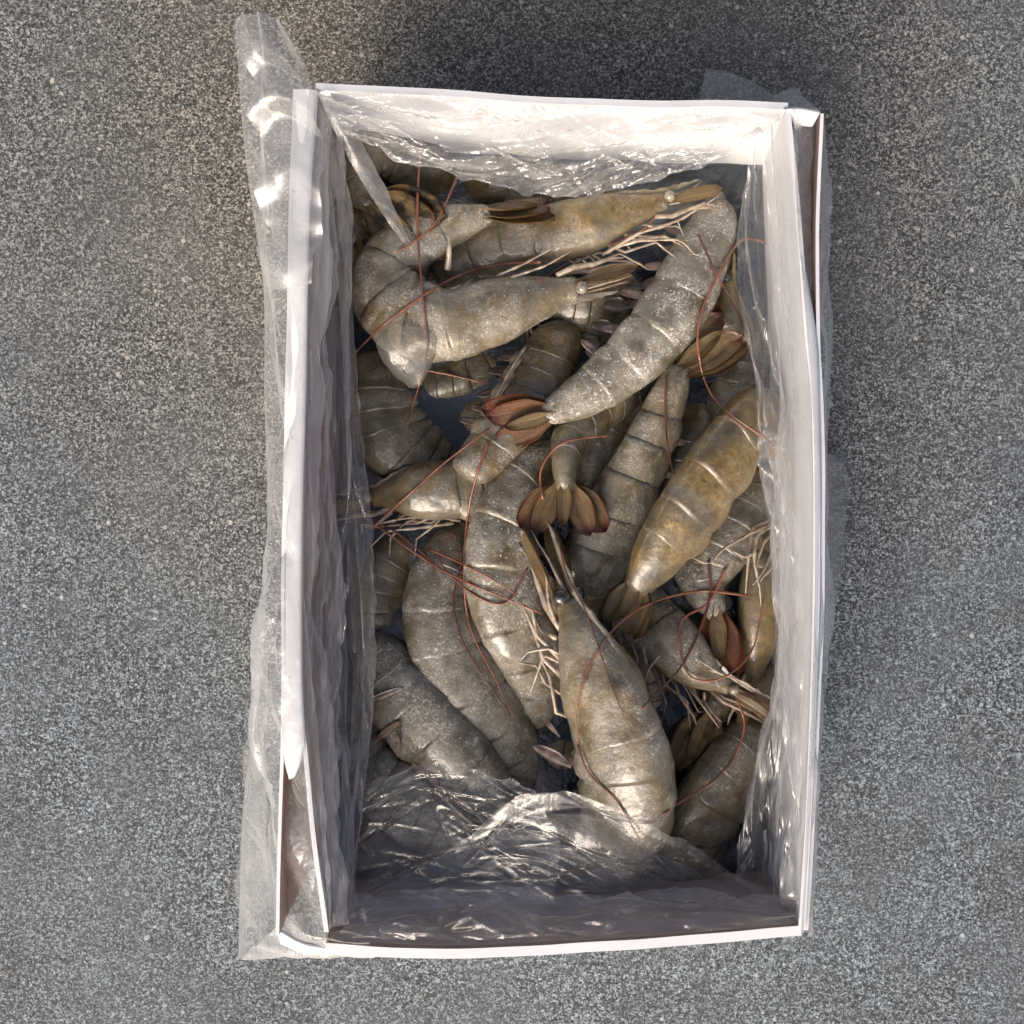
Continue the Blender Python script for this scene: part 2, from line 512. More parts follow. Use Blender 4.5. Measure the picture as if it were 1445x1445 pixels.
# ------------------------------------------------------------------ box
RIM = 75
box = thing('cardboard_box', (0, 0, 0.0005), 'open white cardboard box holding the shrimps, on speckled grey stone', 'box')


def wall(name, top, z_top, bot, thick, n=40, zb=1.5, outward=None, rows=6, parent=box, mat=M_CARD, back=False):
    """panel between a top edge (photo points) and a bottom edge (world points), with thickness"""
    tc = Curve([P(x, y, (z_top if len(q) < 1 else q[0])) for x, y, *q in top])
    bc = Curve(bot)
    inner, outer = [], []
    for j in range(rows + 1):
        v = j / rows
        r1, r2 = [], []
        for i in range(n + 1):
            u = i / n
            p = tc.at(u)[0].lerp(bc.at(u)[0], v)
            t = tc.tan(u); nrm = Vector((t.y, -t.x, 0)).normalized() * outward
            wob = noise.noise(Vector((u * 6, v * 2, thick * 999 + top[0][0]))) * 0.0006
            r1.append(p + nrm * wob); r2.append(p + nrm * (wob + thick))
        inner.append(r1); outer.append(r2)
    m = MB()
    m.grid([inner[k] for k in range(rows, -1, -1)] + outer)
    for side in (0, n):
        vs = [inner[k][side] for k in range(rows + 1)] + [outer[k][side] for k in range(rows + 1)]
        fs = [[k, k + 1, rows + 2 + k, rows + 1 + k] for k in range(rows)]
        m.add(vs, fs)
    o = m.build(name, mat, parent)
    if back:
        o.data.materials.append(M_BACK_SHADED)
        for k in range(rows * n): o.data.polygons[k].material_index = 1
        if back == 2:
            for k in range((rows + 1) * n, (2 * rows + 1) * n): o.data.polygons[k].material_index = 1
    md = o.modifiers.new('edge', 'EDGE_SPLIT'); md.split_angle = math.radians(50)
    return o


def B(px, py, zr=RIM, k=0.985):   # bottom corner under a rim point
    p = P(px, py, zr)
    return Vector((p.x * k, p.y * k, 0.0015))


left_rim = [(447, 126), (436, 300), (430, 560), (425, 760), (425, 950), (440, 1130), (463, 1315)]
right_rim = [(1108, 157), (1122, 293), (1137, 476), (1146, 560), (1149, 700), (1148, 850), (1144, 1000), (1138, 1150), (1128, 1312)]
top_rim = [(445, 126), (600, 133), (800, 148), (1000, 151), (1112, 154)]
bot_rim = [(460, 1331), (620, 1339), (800, 1331), (1000, 1318), (1130, 1306)]
TL, TR, BR, BL = B(447, 126), B(1108, 157), B(1128, 1312), B(463, 1320)
TR2 = B(1140, 157); BR2 = B(1146, 1312); TL2 = B(440, 126); BL2 = B(440, 1320)
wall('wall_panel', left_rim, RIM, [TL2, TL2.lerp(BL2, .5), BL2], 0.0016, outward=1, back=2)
wall('wall_panel', right_rim, RIM, [TR2, TR2.lerp(BR2, .5), BR2], 0.0018, outward=-1)
wall('wall_panel', top_rim, RIM, [TL2, TL2.lerp(TR2, .5), TR2], 0.0022, outward=-1)
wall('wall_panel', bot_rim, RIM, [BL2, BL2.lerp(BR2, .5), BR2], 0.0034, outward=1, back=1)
# second skins that roll over the long sides, open at one end
wall('outer_panel', [(418, 126), (411, 350), (406, 560), (403, 760), (402, 950), (399, 1120), (395, 1240), (394, 1320)], 73,
     [TL2 + Vector((-.008, 0, 0)), (TL2.lerp(BL2, .5)) + Vector((-.010, 0, 0)), BL2 + Vector((-.014, 0, 0))], 0.0012, outward=1, back=1)
wall('outer_panel', [(1158, 160), (1151, 330), (1153, 476), (1157, 560), (1159, 700), (1158, 850), (1153, 1000), (1146, 1150), (1136, 1312)], 73,
     [TR2 + Vector((.012, 0, 0)), TR2.lerp(BR2, .5) + Vector((.008, 0, 0)), BR2 + Vector((.006, 0, 0))], 0.0012, outward=-1, back=1)


def strip(name, a, b, za, zb, n=40, mat=M_CARD, parent=box, thick=0.0012, crown=0.0008):
    ca, cb = Curve([P(x, y, za) for x, y in a]), Curve([P(x, y, zb) for x, y in b])
    top, low = [], []
    for i in range(n + 1):
        u = i / n
        pa, pb = ca.at(u)[0], cb.at(u)[0]
        r = []
        for j in range(5):
            v = j / 4
            p = pa.lerp(pb, v); p.z += crown * math.sin(math.pi * v)
            r.append(p)
        top.append(r); low.append([p - Vector((0, 0, thick)) for p in r])
    m = MB()
    m.grid([t + l[::-1] for t, l in zip(top, low)], True)
    m.add(top[0] + low[0], [[k, k + 1, 6 + k, 5 + k] for k in range(4)])
    m.add(top[-1] + low[-1], [[k, k + 1, 6 + k, 5 + k] for k in range(4)])
    o = m.build(name, mat, parent)
    return o


# roll-over ledges joining the skins (left one ends in a point near the lower corner, right one starts below the upper corner)
strip('rim_ledge', [(449, 128), (437, 300), (431, 560), (426, 760), (426, 950), (430, 1050), (416, 1096)],
      [(418, 126), (411, 350), (406, 560), (403, 760), (402, 950), (400, 1060), (408, 1100)], 75.6, 73.6)
strip('rim_ledge', [(1128, 366), (1136, 476), (1145, 560), (1148, 700), (1147, 850), (1143, 1000), (1137, 1150), (1127, 1312)],
      [(1134, 362), (1153, 476), (1157, 560), (1159, 700), (1158, 850), (1153, 1000), (1146, 1150), (1136, 1312)], 75.6, 73.6)
# corner tabs
strip('corner_tab', [(1106, 153), (1130, 152), (1158, 157)], [(1112, 168), (1130, 176), (1146, 178)], 75.8, 72.0, n=8)
strip('corner_tab', [(392, 1310), (425, 1330), (463, 1338)], [(396, 1332), (428, 1345), (466, 1348)], 70.0, 66.0, n=8)
fl = MB()
fl.add([Vector((p.x, p.y, 0.001)) for p in (TL2, TR2, BR2, BL2)] + [Vector((p.x, p.y, 0.003)) for p in (TL2, TR2, BR2, BL2)],
       [[4, 5, 6, 7], [0, 3, 2, 1]])
fl.build('floor_panel', M_CARD, box, smooth=False)

# ------------------------------------------------------------------ shrimps
SOLID_V, SOLID_F = [], []      # everything the feelers have to lie on


SOLID_O = []


def add_solid(mb, owner=None):
    o = len(SOLID_V)
    SOLID_O.extend([owner] * len(mb.f))
    SOLID_V.extend(mb.v)
    SOLID_F.extend([[i + o for i in f] for f in mb.f])


def leaf(mb, base, d, side, L, W, bend=0.0, cup=0.0, thick=0.0002, tip=0.35, nu=12, nv=8, rib=0.05):
    """blade with two faces; d forward, side across, bend lifts the end"""
    d = d.normalized(); side = (side - d * side.dot(d)).normalized(); nrm = d.cross(side)
    up, dn, uvs = [], [], []
    for i in range(nu + 1):
        u = i / nu
        w = W * (0.30 + 0.70 * sstep(0, 0.45, u)) * math.sqrt(max(0.0, 1 - max(0, (u - (1 - tip)) / tip) ** 2.4))
        w = max(w, W * 0.03)
        ra, rb = [], []
        for j in range(nv + 1):
            v = j / nv; x = (v - 0.5)
            hgt = bend * L * u * u + cup * W * (x * 2) ** 2 + rib * W * math.exp(-(x * 7) ** 2) - rib * .5 * W * math.exp(-((abs(x) - .25) * 9) ** 2)
            p = base + d * (L * u) + side * (x * w) + nrm * hgt
            ra.append(p + nrm * thick); rb.append(p - nrm * thick)
            uvs.append((u, v))
        up.append(ra); dn.append(rb)
    o = len(mb.v)
    mb.grid(up, False, list(uvs))
    o2 = len(mb.v)
    mb.grid([r for r in dn], False, list(uvs))
    for k in range(o2, o2): pass
    m = nv + 1
    fs = []
    for i in range(nu):
        fs.append([o + i * m, o + (i + 1) * m, o2 + (i + 1) * m, o2 + i * m])
        fs.append([o + i * m + nv, o2 + i * m + nv, o2 + (i + 1) * m + nv, o + (i + 1) * m + nv])
    for j in range(nv):
        fs.append([o + nu * m + j, o + nu * m + j + 1, o2 + nu * m + j + 1, o2 + nu * m + j])
    mb.f += fs


NR = 36
PENDING = []


def shrimp(label, pts, dv, tail=None, roll=12, carap=0.34, frost=0.5, amber=0.3, dark=0.2, red=0.8, spread=12,
           troll=60, legs=True, legmat=None, swim=True, rost=1.0, detail=True, feelers=(), xlegs=(), xsw=(), tw=1.0, eye='pale',
           swimf=1.0, legl=1.0, scales=True):
    W = [P(x, y, z) for x, y, z, w in pts]
    rc = 1 / math.sqrt(math.cos(math.radians(roll)) ** 2 + .55 * math.sin(math.radians(roll)) ** 2)
    ww = [w * pxm(z) * rc for x, y, z, w in pts]
    C = Curve(W, ww)
    c0 = sum(W, Vector()) / len(W)
    zmin = min(p.z - w * .7 for p, w in zip(W, ww))
    loc = Vector((c0.x, c0.y, max(0.0035, zmin)))
    root = thing('shrimp', loc, label, 'shrimp', 'shrimps packed in the box')
    seed = rnd.uniform(0, 40)
    pr = dict(frost=frost, amber=amber, dark=dark, red=red, seed=seed)
    Z = Vector((0, 0, 1))
    dvw = Vector((dv[0], -dv[1], 0)).normalized()
    # choose the sign of the dorsal side once, at mid-body
    tm = C.tan(0.5)
    Nm = Z.cross(tm).normalized()
    sgn = 1.0 if Nm.dot(dvw) > 0 else -1.0

    def frame(u, r=None):
        p, w = C.at(u)
        T = C.tan(u, 0.03)
        N_ = Z.cross(T)
        if N_.length < 0.15: N_ = Nm
        N_.normalize()
        a = math.radians(roll if r is None else r)
        D = N_ * (sgn * math.cos(a)) + Z * math.sin(a)
        D = (D - T * D.dot(T)).normalized()
        return p, max(w, 0.002), T, D, T.cross(D)

    def ring(u, f=1.0, lobe=0.0, shift=0.0, sc=1.0, groove=None):
        p, w, T, D, L = frame(u)
        w *= f
        r = []
        for k in range(NR):
            th = 2 * math.pi * k / NR
            c, s = math.cos(th), math.sin(th)
            y = c * (1.0 if c > 0 else 0.80)
            x = (abs(s) ** 0.86) * (1 if s > 0 else -1) * 0.74
            if c > 0: x *= (1 - 0.10 * c)
            pl = math.exp(-((math.degrees(math.acos(clamp(c, -1, 1))) - 132) / 26) ** 2)
            y -= lobe * 0.20 * pl; x += (0.05 * lobe * pl) * (1 if s > 0 else -1)
            if groove is not None:
                a_ = abs(math.degrees(th) if th < math.pi else 360 - math.degrees(th))
                g_ = math.exp(-((groove - (0.56 - 0.0030 * a_)) / 0.022) ** 2) * sstep(15, 40, a_)
                g_ += 0.8 * math.exp(-((a_ - 98) / 5) ** 2) * sstep(.42, .55, groove) * (1 - sstep(.85, .97, groove))
                g_ += 0.7 * math.exp(-((a_ - 62 - 20 * groove) / 4.5) ** 2) * sstep(.05, .12, groove) * (1 - sstep(.3, .4, groove))
                y *= 1 - .06 * g_; x *= 1 - .07 * g_
            q = p + D * (w * y * sc + w * shift) + L * (w * x * sc)
            sk = (0.10 * (1 - c) + 0.05 * noise.noise(Vector((c * 2, s * 2, seed)))) * (1.0 if groove is None else sstep(.6, 1, groove))
            q = q + T * (w * sk)
            nn = noise.noise(q * 150 + Vector((seed, 0, 0))) * 0.05 + noise.noise(q * 420 + Vector((0, seed, 0))) * 0.02
            q = q + (q - p) * nn
            r.append(q)
        return r

    def cap(mb, first, last):
        o = len(mb.v) - 0

    # ---- carapace
    cb = MB(); rows = []
    nC = 34
    for i in range(nC + 1):
        u = i / nC
        f = 0.50 + 0.50 * sstep(-0.05, 0.62, u)
        f *= 1.0 + 0.03 * sstep(0.85, 1, u)
        gro = 0.0
        rows.append(ring(carap * (u * 1.03), f + gro, 0.25 * sstep(0.2, 0.8, u), 0.16 * (1 - sstep(-.05, 0.62, u)), groove=u))
    rows.insert(0, [sum(rows[0], Vector()) / NR + (q - sum(rows[0], Vector()) / NR) * 0.45 for q in rows[0]])
    rows.insert(0, [sum(rows[0], Vector()) / NR for _ in rows[0]])
    last = ring(carap * 1.035, 0.93, groove=1.0)
    rows.append(last)
    cb.grid(rows, True, [(min(.98, r_ / (nC + 2)), k_ / NR) for r_ in range(len(rows)) for k_ in range(NR)])
    car = cb.build('carapace', M_SHELL, root, props=dict(pr, amber=min(1, amber + .25), frost=frost * .8))
    add_solid(cb, root)

    # ---- abdomen, six overlapping rings
    prop = [0.15, 0.15, 0.19, 0.16, 0.13, 0.22]
    u0 = carap
    for i, f in enumerate(prop):
        u1 = u0 + (1 - carap) * f
        sb = MB(); rows = []
        nS = 10
        for k in range(nS + 1):
            v = k / nS
            uu = u0 - (1 - carap) * 0.018 + (u1 - u0 + (1 - carap) * 0.035) * v
            ff = 0.994 + 0.011 * sstep(0.0, 0.8, v) + 0.012 * math.sin(math.pi * v)
            if i == 5 and tail: ff *= 1 - 0.24 * v ** 2.2
            lobe = (math.sin(math.pi * clamp(v)) ** 0.6 if i < 5 else 0.1)
            rows.append(ring(clamp(uu), ff, lobe))
        rows.append([q + (C.at(clamp(u1))[0] - q) * 0.05 for q in rows[-1]])
        ce = C.at(clamp(u1))[0]
        rows.append([q + (ce - q) * 0.6 for q in rows[-1]])
        rows.append([ce for q in rows[-1]])
        if i == 5 and not tail:          # blunt frosty end
            T = C.tan(0.98)
            rows = rows[:-3] + [[ce + (q - ce) * s_ + T * (k_ * ww[-1]) for q in rows[-4]] for s_, k_ in ((.92, .28), (.7, .5), (.35, .62), (0.01, .66))]
        if i == 5 and tail:
            T = C.tan(0.98)
            rows = rows[:-3] + [[ce + (q - ce) * s_ + T * (k_ * ww[-1]) for q in rows[-4]] for s_, k_ in ((.94, .16), (.78, .30), (.5, .40), (0.01, .44))]
        sb.grid(rows, True, [(min(1, r_ / nS), k_ / NR) for r_ in range(len(rows)) for k_ in range(NR)])
        sb.build('shell_segment', M_SHELL, root, props=pr)
        add_solid(sb, root)
        u0 = u1

    # ---- tail fan
    if tail:
        p, w, T, D, L = frame(1.0, troll)
        tp = P(*tail)
        dirn = (tp - p)
        LL = dirn.length
        d = dirn.normalized()
        D2 = (D - d * D.dot(d)).normalized(); L2 = d.cross(D2)
        tb = MB()
        leaf(tb, p - d * w * .3 + D2 * w * .35, d, L2, LL * 0.80, LL * 0.24 * tw, bend=0.02, cup=-0.25, thick=w * .05, tip=0.75)
        tb.build('telson', M_FIN, root, props=dict(pr, red=red * .3)); add_solid(tb)
        for s in (-1, 1):
            for (a, ln, dz, wd) in ((spread * .72, 0.96, 0.10, 1.0), (spread * 1.2, 1.03, -0.14, 1.12)):
                ub = MB()
                aa = math.radians(a) * s
                dd = d * math.cos(aa) + L2 * math.sin(aa)
                ll = L2 * math.cos(aa) - d * math.sin(aa)
                leaf(ub, p - d * w * .15 + D2 * w * dz + L2 * s * w * .3, dd, ll, LL * ln, LL * .40 * wd * tw, bend=rnd.uniform(-.06, .06),
                     cup=-0.12, thick=w * .02, tip=0.5)
                ub.build('uropod', M_FIN, root, props=pr); add_solid(ub)

    if detail:
        # ---- rostrum, eyes, scales, inner feelers
        p, w, T, D, L = frame(0.0)
        F = -T
        w0 = C.at(carap * .6)[1]
        rb = MB()
        base = p + D * w * .66
        pb = C.at(carap * .42)[0] + frame(carap * .42)[3] * (C.at(carap * .42)[1] * .86)
        tipp = base + F * w0 * 1.15 * rost + D * w0 * .10
        N_ = 9
        def ridge(t):
            f_ = 0.50 + 0.50 * sstep(-0.05, 0.62, t); sh_ = 0.16 * (1 - sstep(-.05, 0.62, t))
            P_, w_, T_, D_, L_ = frame(carap * t)
            return P_ + D_ * (w_ * f_ * (1 + sh_) - w_ * .03)
        N_ = 14
        base = ridge(0.0); tipp = base + F * w0 * 1.15 * rost + D * w0 * .02
        topv, lowv = [], []
        for k in range(N_ + 1):
            u = k / N_
            q = (ridge(.5 - u) if u < .5 else base.lerp(tipp, (u - .5) / .5))
            hh = (w0 * 0.15 * (1 - u) ** .7) * (0.15 + 0.85 * sstep(0, .4, u)) + w0 * .01
            tooth = w0 * 0.06 * sstep(0.1, .3, u) * (1 if k % 2 else 0) * (1 - u * .5)
            th = L * (w0 * .045 * (1 - u * .8))
            topv.append((q + D * (hh + tooth) + th, q + D * (hh + tooth) - th)); lowv.append((q - D * hh * .7 + th, q - D * hh * .7 - th))
        rb.grid([[a[0], a[1], b[1], b[0]] for a, b in zip(topv, lowv)], True)
        rb.build('rostrum', M_SHELL, root, smooth=False, props=dict(pr, amber=min(1, amber + .3))); add_solid(rb)
        for s in (-1, 1):
            eb = MB()
            ec = p + D * w * .30 + L * s * w * .44 + F * w0 * .10
            eb.sphere(ec, w0 * .19, 14, 10)
            eb.tube([p + D * w0 * .25 + L * s * w0 * .12, ec], [w0 * .09, w0 * .11])
            eb.build('eye', M_EYE if eye == 'pale' else M_EYED, root, props=dict(seed=seed)); add_solid(eb)
            if scales:
                sb = MB()
                leaf(sb, p + L * s * w0 * .24 + D * w0 * .05, F - D * .06 + L * s * .10, D + L * s * .35, w0 * 1.8, w0 * .46, bend=.03, cup=-.15, thick=w0 * .02, tip=.5)
                sb.build('antennal_scale', M_FIN, root, props=dict(pr, red=red * .2)); add_solid(sb)
            mx_ = MB()
            st = p - D * w * .42 + L * s * w * .25 - F * w0 * .5
            q_ = [st, st + F * w0 * .55 - D * w0 * .16, st + F * w0 * 1.1 - D * w0 * .10 + L * s * w0 * .06, st + F * w0 * 1.65 - D * w0 * rnd.uniform(.05, .25), st + F * w0 * 2.0 - D * w0 * rnd.uniform(.1, .4)]
            mx_.tube(q_, [w0 * .085, w0 * .085, w0 * .075, w0 * .055, w0 * .02], 7)
            mx_.build('mouth_leg', legmat or M_LEG, root, props=dict(seed=seed)); add_solid(mx_)
            ab = MB()
            for q in range(2):
                st = p + D * w0 * (.22 - .25 * q) + L * s * w0 * .1
                pts_ = [st]
                dirf = (F + D * rnd.uniform(-.25, .15) + L * s * rnd.uniform(0, .25)).normalized()
                for kk in range(1, 8):
                    dirf = (dirf + Vector((rnd.uniform(-.12, .12), rnd.uniform(-.12, .12), rnd.uniform(-.08, .04)))).normalized()
                    pts_.append(pts_[-1] + dirf * w0 * .23)
                ab.tube(pts_, [w0 * .05 * (1 - kk / 9) for kk in range(8)], 6)
            ab.build('antennule', M_LEG if not legmat else legmat, root, props=dict(seed=seed)); add_solid(ab)

    # ---- walking legs
    if legs:
        wC = C.at(carap * .7)[1]
        for k in range(5):
            for s in (-1, 1):
                u = carap * (0.22 + 0.16 * k)
                p, w, T, D, L = frame(u)
                V, F = -D, -T
                fw = 0.35 + sstep(.1, .7, u / carap) * .6
                w_ = w * fw
                j = lambda a: rnd.uniform(-a, a) * 1.7
                pb = p + V * w * (.38 + .32 * fw) + L * s * w * .25
                kn = pb + V * wC * (.25 + j(.1)) + F * wC * (.42 + j(.15)) + L * s * wC * (.12 + j(.1))
                an = kn + F * wC * (.62 + j(.2)) * legl + V * wC * (.12 + j(.18)) + Vector((0, 0, -wC * .08))
                ti = an + F * wC * (.40 + j(.2)) * legl + V * wC * (.22 + j(.3))
                q = [pb, pb.lerp(kn, .6), kn, kn.lerp(an, .5), an, an.lerp(ti, .6), ti]
                for z in q: z.z = max(z.z, 0.005)
                lb = MB()
                r0 = wC * rnd.uniform(.036, .052)
                lb.tube(q, [r0 * 1.3, r0 * 1.15, r0 * 1.1, r0 * .85, r0 * .9, r0 * .6, r0 * .25], 7)
                lb.build('leg', legmat or M_LEG, root, props=dict(seed=seed + k)); add_solid(lb)
    for xl in xlegs:
        q = Curve([P(*a) for a in xl[0]])
        lb = MB()
        n = 16
        kn_ = [P(*a) for a in xl[0]]
        ln_ = [0.0]
        for a_, b_ in zip(kn_, kn_[1:]): ln_.append(ln_[-1] + (b_ - a_).length)
        def poly(u):
            d_ = u * ln_[-1]
            for i_ in range(len(kn_) - 1):
                if d_ <= ln_[i_ + 1] + 1e-9:
                    return kn_[i_].lerp(kn_[i_ + 1], (d_ - ln_[i_]) / max(1e-9, ln_[i_ + 1] - ln_[i_]))
            return kn_[-1]
        lb.tube([poly(i / n) * .8 + q.at(i / n)[0] * .2 for i in range(n + 1)], [xl[1] * .00062 * (1 + (.25 if xl[1] < 1.8 else .06) * math.sin(i * 1.9)) * (1 - .75 * (i / n) ** 2) for i in range(n + 1)], 7)
        lb.build('leg', M_LEG, root, props=dict(seed=seed + rnd.random())); add_solid(lb)

    for a_, b_, w_ in xsw:
        A_, B_ = P(*a_), P(*b_)
        pb = MB()
        dd = B_ - A_
        leaf(pb, A_, dd, dd.cross(Z), dd.length, w_ * .72 * pxm(40), bend=rnd.uniform(-.15, .15), cup=.15, thick=.0002, tip=.8, nu=10, nv=4)
        pb.build('swimmeret', M_SWIMD if w_ > 27 else M_SWIM, root, props=dict(seed=seed + w_)); add_solid(pb)

    # ---- swimmerets
    if swim:
        u0 = carap
        for i, f in enumerate(prop[:5]):
            uc = u0 + (1 - carap) * f * .5
            u0 += (1 - carap) * f
            p, w, T, D, L = frame(uc)
            for s in (-1, 1):
                pb = MB()
                dd = (-D * (1 + rnd.uniform(-.2, .2)) + T * rnd.uniform(.1, .8) + L * s * rnd.uniform(0, .35))
                leaf(pb, p - D * w * .58 + L * s * w * .28, dd, T + L * .2 * s, w * rnd.uniform(.65, .95) * swimf, w * .30, bend=rnd.uniform(-.2, .2), cup=.1,
                     thick=w * .02, tip=.7, nu=8, nv=4)
                pb.build('swimmeret', M_SWIM, root, props=dict(seed=seed + i)); add_solid(pb)

    for fe in feelers:
        PENDING.append((root, fe, seed))
    root['seed'] = seed
    root['frost'] = frost
    return root


# --- the shrimps on top
shrimp('curled frosty shrimp with an ice lump on its back and a pale eye',
       [(812, 402, 45, 36), (765, 412, 46, 42), (705, 432, 47, 50), (640, 452, 47, 55), (580, 446, 44, 60), (546, 408, 40, 52), (560, 366, 38, 46), (606, 334, 39, 39), (650, 316, 42, 29), (686, 305, 44, 21)],
       (-.7, .7), tail=(784, 297, 45), roll=8, frost=1.0, amber=.45, dark=.15, red=.8, spread=7, troll=40, carap=.36, legs=False, swimf=.5,
       feelers=[([(762, 370), (690, 376), (620, 403), (540, 460), (488, 512)], 1.0, 0), ([(595, 180), (590, 260), (590, 340), (600, 450), (602, 500), (575, 600)], .85, 0)],
       xlegs=[([(700, 390, 50), (740, 372, 51), (780, 350, 50), (800, 340, 49)], .8), ([(720, 392, 51), (770, 375, 52), (810, 352, 51)], .8), ([(632, 380, 46), (634, 355, 50), (634, 332, 51)], 2.0)])
shrimp('shrimp along the top wall, golden eye and pale legs reaching to the upper right corner',
       [(940, 287, 41, 28), (880, 306, 41, 38), (800, 330, 37, 45), (720, 345, 32, 44), (650, 372, 25, 40), (600, 420, 18, 36), (590, 470, 13, 32), (625, 510, 11, 26)],
       (-.2, -1), roll=16, frost=.45, amber=.75, dark=.15, carap=.36, swim=False, rost=1.1, legl=1.1,
       feelers=[([(930, 300), (905, 325), (860, 345), (800, 372), (760, 398)], .7, 0)],
       xlegs=[([(860, 352, 44), (900, 340, 48), (955, 338, 49), (968, 345, 49), (980, 360, 48)], 1.0), ([(850, 360, 44), (900, 330, 48), (960, 310, 50), (1015, 276, 50)], 1.1)])
shrimp('large grey shrimp thick with white frost, its closed reddish tail at the middle',
       [(1006, 275, 18, 26), (1003, 315, 25, 36), (985, 360, 31, 44), (955, 425, 37, 50), (912, 482, 41, 47), (865, 526, 42, 41), (815, 560, 43, 34), (778, 580, 44, 27)],
       (.8, .6), tail=(684, 606, 43), roll=14, carap=.17, frost=1.5, amber=.25, dark=.1, red=1.7, spread=9, troll=62, legs=False, rost=.3, detail=False,
       swimf=1.1,
       xsw=[((905, 405, 34), (872, 398, 32), 36), ((888, 432, 34), (852, 430, 32), 36), ((868, 465, 36), (834, 458, 33), 32), ((846, 488, 38), (818, 478, 34), 28)])
shrimp('grey shrimp pointing up and right, tail fan open below the right wall',
       [(800, 895, 16, 36), (815, 845, 22, 43), (842, 782, 28, 47), (872, 716, 32, 45), (903, 652, 35, 38), (930, 596, 37, 33), (947, 552, 39, 28), (958, 524, 41, 22)],
       (-.9, -.4), tail=(1040, 452, 43), roll=38, carap=.22, frost=.55, amber=.4, dark=.3, red=.9, spread=11, troll=68, legs=False, detail=False,
       feelers=[([(940, 530), (939, 570), (941, 620), (950, 670)], .8, 1)])
shrimp('amber olive shrimp with clear shell rings lying diagonally by the right wall',
       [(1100, 650, 20, 30), (1090, 606, 30, 36), (1064, 592, 41, 41), (1036, 626, 47, 45), (1000, 678, 50, 47), (962, 734, 50, 46), (930, 782, 48, 40), (902, 824, 47, 29)],
       (-.9, -.5), tail=(868, 894, 45), roll=42, carap=.14, frost=.12, amber=1.0, dark=.05, red=.1, spread=10, troll=74, legs=False, detail=False, swimf=.5,
       feelers=[([(1055, 840), (980, 835), (900, 860), (845, 915), (815, 990), (815, 1050)], .9, 0)])
shrimp('shrimp under the others with only its red edged tail spread out in the middle',
       [(905, 480, 11, 30), (890, 520, 14, 36), (865, 560, 19, 38), (832, 588, 25, 34), (806, 618, 34, 27), (799, 650, 41, 21), (797, 684, 45, 18)],
       (-.5, -.2), tail=(793, 768, 46), roll=80, carap=.3, frost=.4, amber=.4, red=1.12, spread=32, troll=86, legs=False, swim=False, detail=False, tw=1.12,
       feelers=[([(766, 705), (764, 662), (795, 625), (862, 614)], .8, 0)])
shrimp('pale frosty shrimp arched beside the centre, its yellowish back edge towards the left',
       [(772, 598, 18, 34), (765, 648, 24, 42), (737, 692, 30, 47), (714, 750, 34, 51), (709, 812, 36, 53), (722, 870, 34, 51), (748, 925, 28, 45), (760, 985, 20, 34), (745, 1040, 14, 26)],
       (-1, 0), roll=22, carap=.2, frost=1.1, amber=.5, dark=.15, legs=False, detail=False, swimf=.7, tail=(738, 1110, 12), spread=8,
       feelers=[([(690, 620), (665, 700), (655, 790), (662, 880), (700, 960), (725, 1010)], .8, 0), ([(524, 736), (600, 790), (660, 822), (765, 866)], .7, 0),
                ([(745, 800), (715, 850), (670, 840), (620, 790), (640, 750)], .7, 0)])
shrimp('big shrimp facing up in the lower centre, long rostrum and pale legs on its left',
       [(797, 850, 49, 34), (813, 892, 51, 48), (838, 950, 51, 58), (862, 1015, 50, 64), (882, 1080, 48, 65), (886, 1140, 43, 60), (866, 1187, 36, 50), (825, 1210, 29, 42), (785, 1205, 23, 34), (752, 1180, 20, 26)],
       (1, -.2), tail=(700, 1130, 22), roll=44, carap=.36, frost=.7, amber=.5, dark=.25, rost=1.5, eye='dark', swimf=.8,
       xsw=[((806, 1082, 42), (752, 1052, 40), 26), ((790, 1040, 44), (762, 1010, 42), 10)],
       feelers=[([(790, 770), (800, 810), (830, 870), (860, 960), (880, 1010)], .5, 1), ([(815, 1050), (830, 1090), (870, 1130), (900, 1180)], .7, 0)],
       xlegs=[([(800, 900, 47), (785, 880, 50), (774, 850, 51), (770, 800, 50)], 1.5), ([(800, 930, 47), (775, 915, 49), (745, 920, 47), (732, 935, 45)], 1.2),
              ([(800, 940, 47), (768, 925, 48), (755, 960, 45), (745, 985, 42)], 1.1), ([(806, 960, 47), (785, 945, 50), (802, 962, 51), (800, 1000, 49)], 1.1)])
shrimp('grey shrimp curved along the left centre with a pinkish upper end',
       [(668, 742, 16, 30), (634, 790, 21, 42), (622, 850, 24, 53), (635, 915, 25, 58), (668, 975, 24, 56), (704, 1030, 21, 48), (733, 1080, 17, 38), (742, 1130, 14, 28)],
       (-1, .2), roll=20, carap=.16, frost=.95, amber=.2, dark=.35, legs=False, detail=False, swim=False, tail=(738, 1200, 12),
       feelers=[([(605, 775), (640, 790), (690, 815), (730, 840)], .6, 0), ([(655, 780), (640, 850), (660, 920), (720, 1010)], .6, 1)])
shrimp('silvery shrimp at the lower left with a pale ridge down its back and pink swimmerets',
       [(498, 905, 16, 34), (533, 935, 22, 44), (568, 985, 27, 54), (606, 1030, 29, 56), (650, 1075, 28, 52), (684, 1120, 25, 43), (700, 1165, 20, 33), (690, 1205, 16, 24)],
       (.7, -.7), roll=24, carap=.2, frost=1.15, amber=.2, dark=.2, legs=False, detail=False, tail=(650, 1240, 13), swimf=1.05,
       xsw=[((516, 992, 36), (568, 972, 40), 15), ((528, 1048, 33), (566, 1016, 40), 16), ((562, 1068, 36), (560, 1032, 42), 13), ((584, 1078, 36), (622, 1108, 38), 18), ((590, 1068, 36), (615, 1074, 40), 12)])
